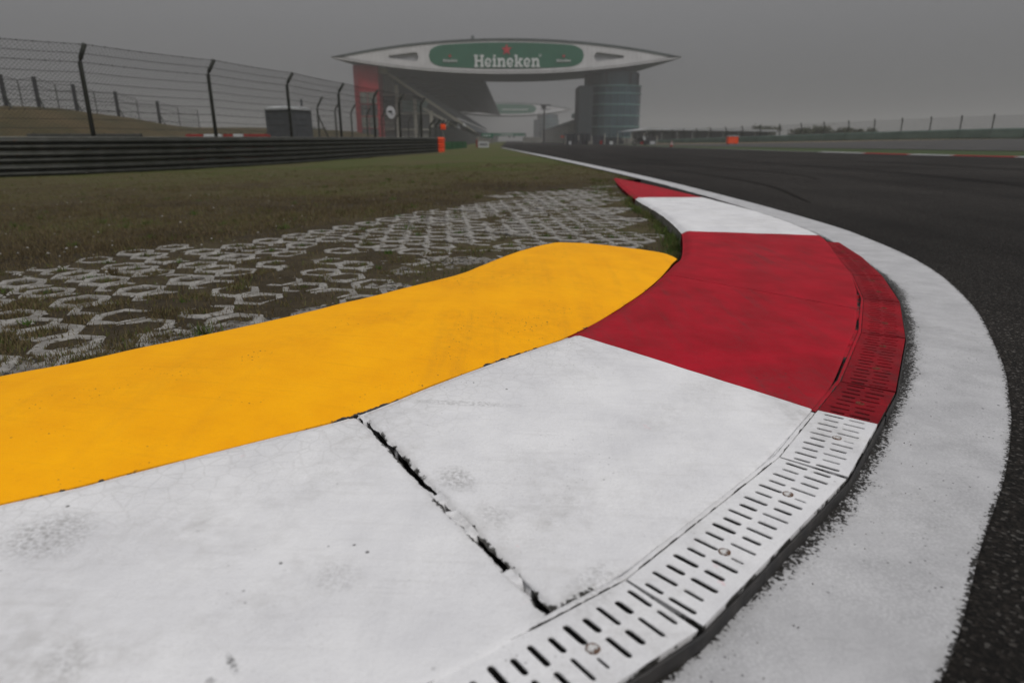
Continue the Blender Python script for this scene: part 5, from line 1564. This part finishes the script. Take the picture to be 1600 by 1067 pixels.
def glass_tower(dx, dy, label):
    t = empty('glass_tower', (38.6 + dx, 258 + dy, 0), label, 'tower')
    cx, cy0, Rr = 38.5 + dx, 257.8 + dy, 9.9
    npan = 14; a0, a1 = R(-192), R(12)
    def arc(Rk, k, n=npan): a = a0 + (a1 - a0) * k / n; return (cx + Rk * math.cos(a), cy0 + Rk * math.sin(a))
    zl = [1.6, 5.45, 9.3, 13.15, 17.0, 19.6]
    pm = {}
    for li in range(5):
        z0, z1 = zl[li] + .38, zl[li + 1] - .06
        for k in range(npan):
            mb = MB(); p, q = arc(Rr, k + .03), arc(Rr, k + .97); h = z1 - z0
            def bl(f, z): return (p[0] + (q[0] - p[0]) * f, p[1] + (q[1] - p[1]) * f, z)
            mb.poly([bl(0, z0), bl(1, z0), bl(1, z1), bl(0, z1)])
            pi, qi = arc(Rr - .15, k + .03), arc(Rr - .15, k + .97)
            for a, b in (((p, z0), (q, z0)), ((q, z1), (p, z1))):
                aa = pi if a[0] == p else qi; b_ = pi if b[0] == p else qi
                mb.poly([(*a[0], a[1]), (*aa, a[1]), (*b_, a[1]), (*b[0], a[1])])
            # fine horizontal louvres across the pane
            for f in (.25, .5, .75):
                z = z0 + h * f; c0, c1 = arc(Rr + .05, k + .03), arc(Rr + .05, k + .97)
                mb.poly([(*c0, z - .06), (*c1, z - .06), (*c1, z + .06), (*c0, z + .06)])
            mb.build('facade_panel', M['glass'], t)
    for li, z in enumerate(zl):
        mb = MB(); rows = []
        for k in np.linspace(0, npan, 43):
            o_, i_ = arc(Rr + .16, k), arc(Rr - .4, k)
            rows.append([(*i_, z - .1), (*o_, z - .1), (*o_, z + .34), (*i_, z + .34)])
        mb.grid(rows); mb.build('floor_band', M['spandrel'], t)
    for z0, z1, rr, m, nm in ((0, 1.5, Rr - .25, 'darkwall', 'plinth'), (19.7, 24.4, Rr - 1.0, 'glass', 'crown'), (1.4, 19.5, Rr - .6, 'darkwall', 'core')):
        mb = MB(); rows = []
        for k in np.linspace(0, npan, 29): rows.append([(*arc(rr, k), z0), (*arc(rr, k), z1)])
        rows += [[(cx + rr, cy0 + 14, z0), (cx + rr, cy0 + 14, z1)], [(cx - rr, cy0 + 14, z0), (cx - rr, cy0 + 14, z1)], rows[0]]
        mb.grid(rows); mb.poly([r_[1] for r_ in rows[:-1]]); mb.build(nm, M[m], t)
    for k in (3, 5, 9, 11):
        mb = MB(); p = arc(Rr - .9, k); mb.box((p[0], p[1], 22.0), (1.1, .35, 4.2)); mb.build('crown_pier', M['soffit'], t)
    mb = MB(); mb.box((26.9 + dx, 256 + dy, 9.75), (5.0, 16, 19.5)); mb.build('stair_shaft', M['shaft'], t)
    mb = MB(); mb.box((30.4 + dx, 258 + dy, 22.0), (5.6, 9, 4.9)); mb.build('upper_shaft', M['darkwall'], t)
    mb = MB(); mb.box((45.2 + dx, 260 + dy, 22.0), (4.0, 9, 4.9)); mb.build('upper_shaft', M['soffit'], t)
glass_tower(0, 0, 'curved blue-grey glass tower carrying the right end of the near bridge')
glass_tower(-3.4, 391, 'pale hazy glass tower under the right end of the far bridge')

rt = empty('red_tower', (-54, 256, 0), 'red clad tower under the left end of the near bridge', 'tower')
mb = MB(); n = 12
prof = [(-58.3, 262), (-58.3, 254), (-57.6, 250.6), (-55.6, 249.2), (-52.5, 248.8), (-48.5, 249.4), (-48.5, 262)]
rows = [[(x, y, -.5), (x, y, 26.6)] for x, y in prof + [prof[0]]]; mb.grid(rows); mb.build('wall', M['redwall'], rt)
for k, (z0, z1) in enumerate(((1, 4.6), (5.2, 8.8), (9.4, 13), (13.6, 17.4))):
    for x0, x1 in ((-55.2, -52.6), (-52.3, -49.2)):
        mb = MB(); mb.box(((x0 + x1) / 2, 248.72, (z0 + z1) / 2), (x1 - x0, .35, z1 - z0)); o = mb.build('window', M['midwall' if k % 2 else 'darkwall'], rt)
        mb = MB(); mb.box(((x0 + x1) / 2, 248.5, (z0 + z1) / 2), (.12, .1, z1 - z0)); mb.box(((x0 + x1) / 2, 248.5, z0 + .06), (x1 - x0, .12, .12)); mb.build('frame', M['cream'], o)

# ------------------------------------------------------------------ grandstand
gs = empty('grandstand', (-30, 300, 0), 'long raked grandstand with dark roof and cream end columns left of the straight', 'grandstand')
GY0, GY1 = 257.0, 618.0
def tiers(x0, z0, x1, z1, n, name, m):
    mb = MB(); prof = []
    for k in range(n):
        xa, xb = x0 + (x1 - x0) * k / n, x0 + (x1 - x0) * (k + 1) / n; za = z0 + (z1 - z0) * k / n
        prof += [(xa, za), (xb, za)]
    prof.append((x1, z1))
    for (a, b), (c, d) in zip(prof[:-1], prof[1:]):
        mb.poly([(a, GY0, b), (c, GY0, d), (c, GY1, d), (a, GY1, b)])
    # seat backs on every tread, in blocks separated by gangways
    for k in range(n):
        xa = x0 + (x1 - x0) * (k + .65) / n; za = z0 + (z1 - z0) * k / n
        y = GY0 + 1
        while y < GY1 - 3:
            mb.box((xa, y + 8.2, za + .42), (.12, 16.4, .62)); y += 18
    tag(mb.build(name, M[m], gs), kind='stuff')
tiers(-15.2, 4.0, -27.5, 10.4, 14, 'lower_seats', 'seat')
tiers(-22.5, 10.2, -46.8, 25.0, 26, 'upper_seats', 'seat')
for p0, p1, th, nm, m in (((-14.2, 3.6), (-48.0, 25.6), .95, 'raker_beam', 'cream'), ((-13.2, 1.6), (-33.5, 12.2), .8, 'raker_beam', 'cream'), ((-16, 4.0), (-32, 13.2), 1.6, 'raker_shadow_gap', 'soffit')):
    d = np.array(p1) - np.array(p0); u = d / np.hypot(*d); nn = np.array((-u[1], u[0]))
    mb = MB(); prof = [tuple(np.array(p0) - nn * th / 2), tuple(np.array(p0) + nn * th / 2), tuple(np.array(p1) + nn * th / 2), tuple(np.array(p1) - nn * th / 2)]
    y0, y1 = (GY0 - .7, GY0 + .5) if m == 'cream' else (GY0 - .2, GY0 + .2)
    mb.prism(prof, y0, y1); mb.build('raker_beam' if m == 'cream' else 'shadow_slab', M[m], gs)  # dark slab stands in for the shade in the void between the raker beams
for x, zt in ((-49.8, 25.5), (-43.2, 20.6), (-36.5, 15.8), (-30.5, 11.6), (-24.6, 7.6)):
    mb = MB(); mb.box((x, GY0 - .4, zt / 2 - .2), (1.15, 1.1, zt)); mb.build('column', M['cream'], gs)
for x0, x1, z0, z1, m in ((-49, -44, 17.2, 24.0, 'midwall'), (-49, -44, 10.6, 16.6, 'darkwall'), (-42.4, -37.2, 12, 17.2, 'midwall'), (-49, -44, 4.8, 10.0, 'midwall'), (-49, -44, 0, 4.4, 'darkwall'), (-42.4, -37.2, 5.2, 11.2, 'darkwall'), (-42.4, -37.2, 0, 4.6, 'midwall'),
                          (-41.5, -31.3, 11.0, 15.0, 'teal'), (-35.8, -31.2, 4.4, 10.2, 'darkwall'), (-35.8, -31.2, 0, 3.8, 'midwall'), (-29.8, -25.3, 0, 7.0, 'darkwall'), (-23.8, -16, 0, 4.0, 'darkwall')):
    mb = MB(); off = .55 if m == 'teal' else 0
    mb.box(((x0 + x1) / 2, GY0 + .7 - off, (z0 + z1) / 2), (x1 - x0 - .2, .5, z1 - z0)); o = mb.build('end_panel', M[m], gs)
    mb = MB()
    for k in range(1, 4):
        x = x0 + (x1 - x0) * k / 4; mb.box((x, GY0 + .40 - off, (z0 + z1) / 2), (.12, .12, z1 - z0 - .2))
    mb.build('mullion', M['soffit'], o)
for z, xa, xb in ((4.6, -49.5, -17), (10.4, -49.5, -30.5), (16.9, -49.5, -39.5)):
    mb = MB(); mb.box(((xa + xb) / 2, GY0 - .1, z), (xb - xa, 1.2, .42)); mb.build('floor_slab', M['cream'], gs)
mb = MB(); mb.box((-48.0, GY0 - 3.0, 25.0), (4.4, 5, 1.9)); mb.box((-50.6, GY0 - 3.0, 24.0), (3.4, 4, .7)); mb.build('beam_end', M['cream'], gs)
mb = MB(); mb.prism([(-50.5, 26.2), (-50.5, 27.5), (-28, 27.3), (-11.2, 23.8), (-10.6, 23.2), (-11.4, 22.8), (-28, 25.2)], GY0 + 14, GY1 + 10); mb.build('roof', M['soffit'], gs)
mb = MB(); mb.prism([(-50.2, 25), (-50.2, 26.3), (-49.6, 26.3), (-49.6, 25)], GY0, GY1); mb.prism([(-50.4, 0), (-50.4, 25.2), (-49.9, 25.2), (-49.9, 0)], GY0 + 2, GY1); mb.build('rear_wall', M['darkwall'], gs)
for y in np.arange(GY0 + 20, GY1, 24):
    mb = MB(); mb.bar([(-48.5, y, 24), (-30, y, 25.4), (-12, y, 23.0)], .28, 5); mb.build('roof_truss', M['soffit'], gs)
mb = MB(); mb.prism([(-12.9, -.4), (-12.9, 3.9), (-13.4, 3.9), (-13.4, -.4)], GY0, GY1); mb.build('front_wall', M['darkwall'], gs)
for s in (0, 1):
    y = 150 + 38 * s; x = -11.9 - 1.4 * s
    sh = empty('marshal_canopy', (x, y, 0), ('nearer' if s == 0 else 'farther') + ' small white pointed canopy above the catch fence', 'canopy', 'white canopies along the grandstand')
    mb = MB(); a = [mb.vert((x + .5 * q, y + .5 * r_, 3.1 + s)) for q, r_ in ((-1, -1), (1, -1), (1, 1), (-1, 1))]; b = [mb.vert((x + .34 * q, y + .34 * r_, 3.6 + s)) for q, r_ in ((-1, -1), (1, -1), (1, 1), (-1, 1))]; tp_ = mb.vert((x, y, 4.35 + s))
    for i in range(4): j = (i + 1) % 4; mb.face((a[i], a[j], b[j], b[i])); mb.face((b[i], b[j], tp_))
    mb.face(a[::-1]); mb.build('canopy', M['whiteplastic'], sh)
    for q, r_ in ((-1, -1), (1, -1), (1, 1), (-1, 1)):
        mb = MB(); mb.bar([(x + .45 * q, y + .45 * r_, -.4), (x + .45 * q, y + .45 * r_, 3.15 + s)], .04, 5); mb.build('pole', M['galv'], sh)

# ------------------------------------------------------------------ banners over the far straight
gb = empty('sponsor_banner', (-4.9, 130, 0), 'small green banner board with white lettering at the grandstand foot', 'banner')
mb = MB(); mb.box((-4.8, 130, 1.52), (2.2, .12, .82)); o = mb.build('panel', M['sign_green'], gb)
L_, xe = letters('Heineken', 0, 0, .24, 0, .04); L_, xe = letters('Heineken', -5.6, 1.38, .24, 129.8, .04, 1.5 / xe)
for ch, m_ in L_: m_.build('letter', M['sign_white'], o)
for x in (-5.7, -3.9):
    mb = MB(); mb.bar([(x, 130.1, -.5), (x, 130.1, 1.2)], .05, 6); mb.build('leg', M['iron'], gb)
gt = empty('start_gantry', (-3, 420, 0), 'green start gantry spanning the straight far away in the haze', 'gantry')
for k in range(4):
    mb = MB(); x0 = -13.4 + k * 5.35; mb.box((x0 + 2.65, 420, 4.2), (5.25, .6, 1.9)); mb.build('banner_panel', M['sign_green'], gt)
for k in range(6):
    mb = MB(); mb.box((-6.0 + k * 1.25, 419.6, 4.2), (.8, .1, .7)); mb.build('letter', M['sign_white'], gt)
for x in (-13.9, 8.4):
    mb = MB(); mb.box((x, 420, 2.2), (.7, .7, 5.6)); mb.build('leg', M['galv'], gt)
for x in (-9, -1.5, 1.2):
    mb = MB(); mb.box((x, 419.5, 2.7), (1.3, .5, .8)); mb.bar([(x, 419.6, 3.0), (x, 419.6, 3.3)], .1, 5); mb.build('signal_box', M['darkwall'], gt)
lw = empty('pit_straight_wall', (-9, 150, 0), 'low dark wall along the left side of the far straight', 'wall')
y = 90.0
while y < 400:
    x = float(np.interp(y, [90, 250, 420], [-4.6, -6.5, -11.5])); mb = MB(); mb.box((x, y + 4.9, .35), (.4, 9.7, 1.5), rz=.015); mb.build('wall_panel', M['midwall'], lw); y += 10

# ------------------------------------------------------------------ pit side on the right
pb = empty('pit_building', (33, 330, 0), 'long low pit building with overhanging roof beside the glass tower', 'building')
mb = MB(); mb.prism([(25.6, 8.3), (25.6, 8.9), (30, 9.6), (44, 9.8), (44, 8.6)], 272, 590); mb.build('roof', M['midwall'], pb)
mb = MB(); mb.prism([(30.5, 0), (30.5, 8.5), (43, 8.5), (43, 0)], 275, 588); mb.build('wall', M['cream'], pb)
for y in np.arange(276, 590, 12):
    mb = MB(); mb.box((26.4, y, 4.1), (.7, .7, 8.5)); mb.build('column', M['cream'], pb)
    mb = MB(); mb.box((30.35, y + 6, 2.3), (.3, 7.5, 4.4)); mb.build('garage_door', M['darkwall'], pb)
mb = MB(); mb.box((28.4, 300, 4.5), (.6, 50, .8)); mb.build('balcony_front', M['midwall'], pb)
mb = MB(); mb.box((29.6, 282, 10.4), (8.5, 14, 1.7)); mb.build('roof_cabin', M['spandrel'], pb)
mb = MB(); mb.box((31.2, 278, 12.2), (3.4, 6, 1.8)); mb.build('roof_cabin', M['midwall'], pb)
mb = MB(); mb.box((24.2, 305, 2.3), (4.2, .3, 1.0)); mb.build('orange_band', M['orange'], pb)
ms = empty('camera_mast', (14.2, 300, 0), 'slim dark mast with a flat head in front of the far bridge', 'mast')
mb = MB(); mb.bar([(14.2, 300, -.5), (14.2, 300, 14.6)], [.42, .25], 8); mb.build('pole', M['iron'], ms)
mb = MB(); mb.box((14.8, 300, 15.4), (4.6, 1.6, .55)); mb.box((14.0, 300, 14.7), (1.8, 1.5, 1.0)); mb.build('head', M['iron'], ms)

pw = empty('pit_entry_wall', (14, 110, 0), 'dark pit entry wall with boxes and panels below the glass tower', 'wall')
for x0, x1, y, z1, m in ((8.6, 12.9, 111, 1.75, 'darkwall'), (3.0, 8.5, 190, 1.5, 'midwall'), (12.95, 15.4, 112, 1.35, 'soffit'), (15.45, 18.3, 112.4, 1.15, 'darkwall'), (18.35, 21.2, 112.8, 1.05, 'midwall'), (21.25, 24.2, 113.2, 1.1, 'darkwall')):
    mb = MB(); mb.box(((x0 + x1) / 2, y, (z1 - .4) / 2), (x1 - x0 - .06, .5, z1 + .4)); o = mb.build('wall_panel', M[m], pw)
for k in range(22):
    x = 8.8 + k * .72; h = 1.3 + .55 * random.random(); mb = MB(); mb.box((x, 110.6, h / 2 - .2), (.09, .09, h + .4)); mb.build('post', M['galv' if k % 3 else 'cream'], pw)
for k in range(9):
    x = 9.5 + k * 1.7; mb = MB(); mb.box((x, 109.9 + .2 * (k % 3), .25), (.35 + .2 * (k % 3), .4, .5 + .2 * (k % 2))); mb.build('box', M[['whiteplastic', 'darkwall', 'midwall', 'redplastic'][k % 4]], pw)

sh = empty('pit_lane_shelter', (50, 225, 0), 'low dark open building with pale flat roof right of the glass tower', 'building')
mb = MB(); mb.prism([(37.5, 3.55), (44, 4.5), (84, 3.9), (84, 3.3), (44, 3.8), (37.5, 3.4)], 214, 240); mb.build('roof', M['recess'], sh)
for k in range(9):
    mb = MB(); mb.box((41 + k * 4.9, 217, 1.6), (4.7, .4, 3.8)); mb.build('front_panel', M['darkwall'], sh)
for k in range(10):
    mb = MB(); mb.box((38.6 + k * 4.9, 215.5, 1.6), (.35, .35, 4.0)); mb.build('column', M['midwall'], sh)

bw_ = empty('belt_barrier', (50, 95, .5), 'long teal belted tyre barrier with fence posts curving round the far infield', 'barrier')
Bd = resample(BAR, 37)
n3b = []
for i in range(36):
    p, q = Bd[i], Bd[i + 1]; d = (q - p) / np.hypot(*(q - p)); nn = np.array((-d[1], d[0]))
    if nn[0] > 0: nn = -nn
    def base(pt): return right_z(pt[0], pt[1])
    def hgt(k): return float(np.interp(k, [0, 12, 24, 32, 36], [1.5, 1.35, .95, .7, .35]))
    mb = MB(); e = .04; a, b = p + d * e, q - d * e
    rows = []
    for off, f in ((0, -.2), (0, .12), (.05, .2), (.05, .9), (0, 1.0), (-.5, 1.02), (-.5, -.2)):
        rows.append([(a[0] + nn[0] * off, a[1] + nn[1] * off, base(p) + hgt(i) * f), (b[0] + nn[0] * off, b[1] + nn[1] * off, base(q) + hgt(i + 1) * f)])
    mb.grid(rows); mb.build('belt_panel', M['barrier'], bw_)
    if i < 35:
        mb = MB(); pz = base(p); hh = hgt(i)
        c = p - nn * .7; mb.bar([(c[0], c[1], pz), (c[0], c[1], pz + hh + 1.25), (c[0] + nn[0] * .35, c[1] + nn[1] * .35, pz + hh + 1.65)], .085, 6); mb.build('post', M['post'], bw_); n3b.append((c, pz + hh, nn))
for (a, za, na), (b, zb, nb) in zip(n3b[:-1], n3b[1:]):
    mb = MB()
    for f in np.linspace(0.05, 1, 9): mb.bar([(a[0], a[1], za + 1.55 * f - .1), (b[0], b[1], zb + 1.55 * f - .1)], .012, 3, cap=False)
    for f in np.linspace(0, 1, 12)[1:-1]:
        c = a + (b - a) * f; z = za + (zb - za) * f; mb.bar([(c[0], c[1], z - .1), (c[0], c[1], z + 1.5)], .010, 3, cap=False)
    tag(mb.build('fence_mesh', M['wire'], bw_), kind='stuff')

# parked motorcycle by the pit wall
mc = empty('motorcycle', (17.6, 92, 0), 'dark motorcycle with white fairing parked beyond the far track edge', 'motorcycle')
mx_, my_ = 17.6, 92.0
for x in (-.72, .72):
    mb = MB(); n = 16
    A = [[mb.vert((mx_ + x + r_ * math.cos(a), my_ + yy, .32 + r_ * math.sin(a))) for a in np.linspace(0, 2 * math.pi, n, endpoint=False)] for r_, yy in ((.20, -.07), (.31, -.06), (.33, 0), (.31, .06), (.20, .07))]
    for u, v in zip(A, A[1:] + A[:1]):
        for i in range(n): mb.face((u[i], u[(i + 1) % n], v[(i + 1) % n], v[i]))
    mb.build('wheel', M['rubber'], mc)
for nm, m, prof in (('tank', 'rubber', [(-.45, .5), (.35, .45), (.5, .7), (.25, .95), (-.1, .9), (-.5, .78)]), ('fairing', 'whiteplastic', [(.35, .55), (.72, .7), (.66, 1.05), (.42, 1.22), (.30, .95)]), ('seat', 'iron', [(-.95, .82), (-.2, .78), (-.15, .88), (-.9, .98)])):
    mb = MB(); mb.prism([(mx_ + a, b) for a, b in prof], my_ - .17, my_ + .17); mb.build(nm, M[m], mc)
mb = MB(); mb.bar([(mx_ + .42, my_ - .38, 1.12), (mx_ + .48, my_, 1.08), (mx_ + .42, my_ + .38, 1.12)], .025, 6); mb.build('handlebar', M['iron'], mc)
mb = MB(); mb.bar([(mx_ + .72, my_ - .1, .32), (mx_ + .45, my_ - .1, 1.05)], .03, 6); mb.bar([(mx_ + .72, my_ + .1, .32), (mx_ + .45, my_ + .1, 1.05)], .03, 6); mb.build('fork', M['iron'], mc)

# ------------------------------------------------------------------ trees in the haze
def tree(x, y, h, wdt, label, grp, seed):
    r_ = np.random.default_rng(seed); t = empty('tree', (x, y, 0), label, 'tree', grp)
    mb = MB(); mb.bar([(x, y, -.5), (x + .1, y, h * .3), (x - .1, y, h * .6)], [h * .035, h * .028, h * .015], 7)
    for k in range(5):
        a = k * 1.3 + seed; mb.bar([(x, y, h * (.28 + .05 * k)), (x + wdt * .35 * math.cos(a), y + wdt * .35 * math.sin(a), h * (.55 + .06 * k))], [h * .014, h * .005], 5)
    mb.build('trunk', M['bark'], t)
    nc = 16; c = np.stack([r_.normal(0, wdt * .26, nc), r_.normal(0, wdt * .26, nc), h * r_.uniform(.42, .92, nc)], 1)
    n = 1500; k = r_.integers(0, nc, n); p = c[k] + r_.normal(0, 1, (n, 3)) * np.array((wdt * .12, wdt * .12, h * .07))
    s = .16 + .012 * h; V = (p[:, None, :] + r_.normal(0, s, (n, 3, 3))).reshape(-1, 3)
    tone = np.repeat(np.clip(.5 + r_.normal(0, .2, n) + .25 * (r_.random(nc)[k] - .5), 0, 1), 3)
    o = np_mesh('crown', V, np.arange(3 * n).reshape(n, 3), M['leaf'], {'tone': tone}, parent=t)
for k, (px, yb, ytop, D, wpx, lab) in enumerate(((1254, 214, 203, 190, 26, 'low spreading tree at the left of the hazy clump beyond the barrier'), (1276, 214, 198, 200, 26, 'tallest hazy tree in the clump beyond the teal barrier'), (1300, 214, 203, 195, 22, 'round hazy tree right of the tallest one beyond the barrier'), (1326, 214, 203, 190, 24, 'hazy tree second from the right in the clump'), (1348, 214, 204, 195, 22, 'small hazy tree at the right end of the clump'),
                                            (1180, 214, 200, 260, 20, 'faint tree in the haze left of the main clump'), (1200, 214, 199, 265, 18, 'faint tree standing between the pale pair and the main clump'), (1100, 214, 203, 300, 14, 'very faint slender tree behind the low shelter roof'), (486, 214, 204, 190, 14, 'small hazy tree left of the braced fence post'), (505, 214, 204, 195, 13, 'small hazy tree directly beside the braced fence post'))):
    zc = D * .954; tree((px - 800) / 1000 * zc, D, .6 + (220 - ytop) / 1000 * D, wpx / 1000 * D * 1.1, lab, 'trees in the haze', 200 + k)

# ------------------------------------------------------------------ the smoggy air
HZ = 0.00095
mb = MB(); mb.box((0, 700, 23.5), (1840, 1930, 50.0))
hm = bpy.data.materials.new('smog'); hm.use_nodes = True
t = hm.node_tree; t.nodes.clear()
o_ = t.nodes.new('ShaderNodeOutputMaterial'); v_ = t.nodes.new('ShaderNodeVolumePrincipled')
v_.inputs['Color'].default_value = (0.70, 0.693, 0.682, 1)
v_.inputs['Density'].default_value = HZ
v_.inputs['Anisotropy'].default_value = 0.15
t.links.new(v_.outputs[0], o_.inputs['Volume'])
hz = mb.build('haze', hm, origin=(0, 0, 0)); tag(hz, kind='stuff')
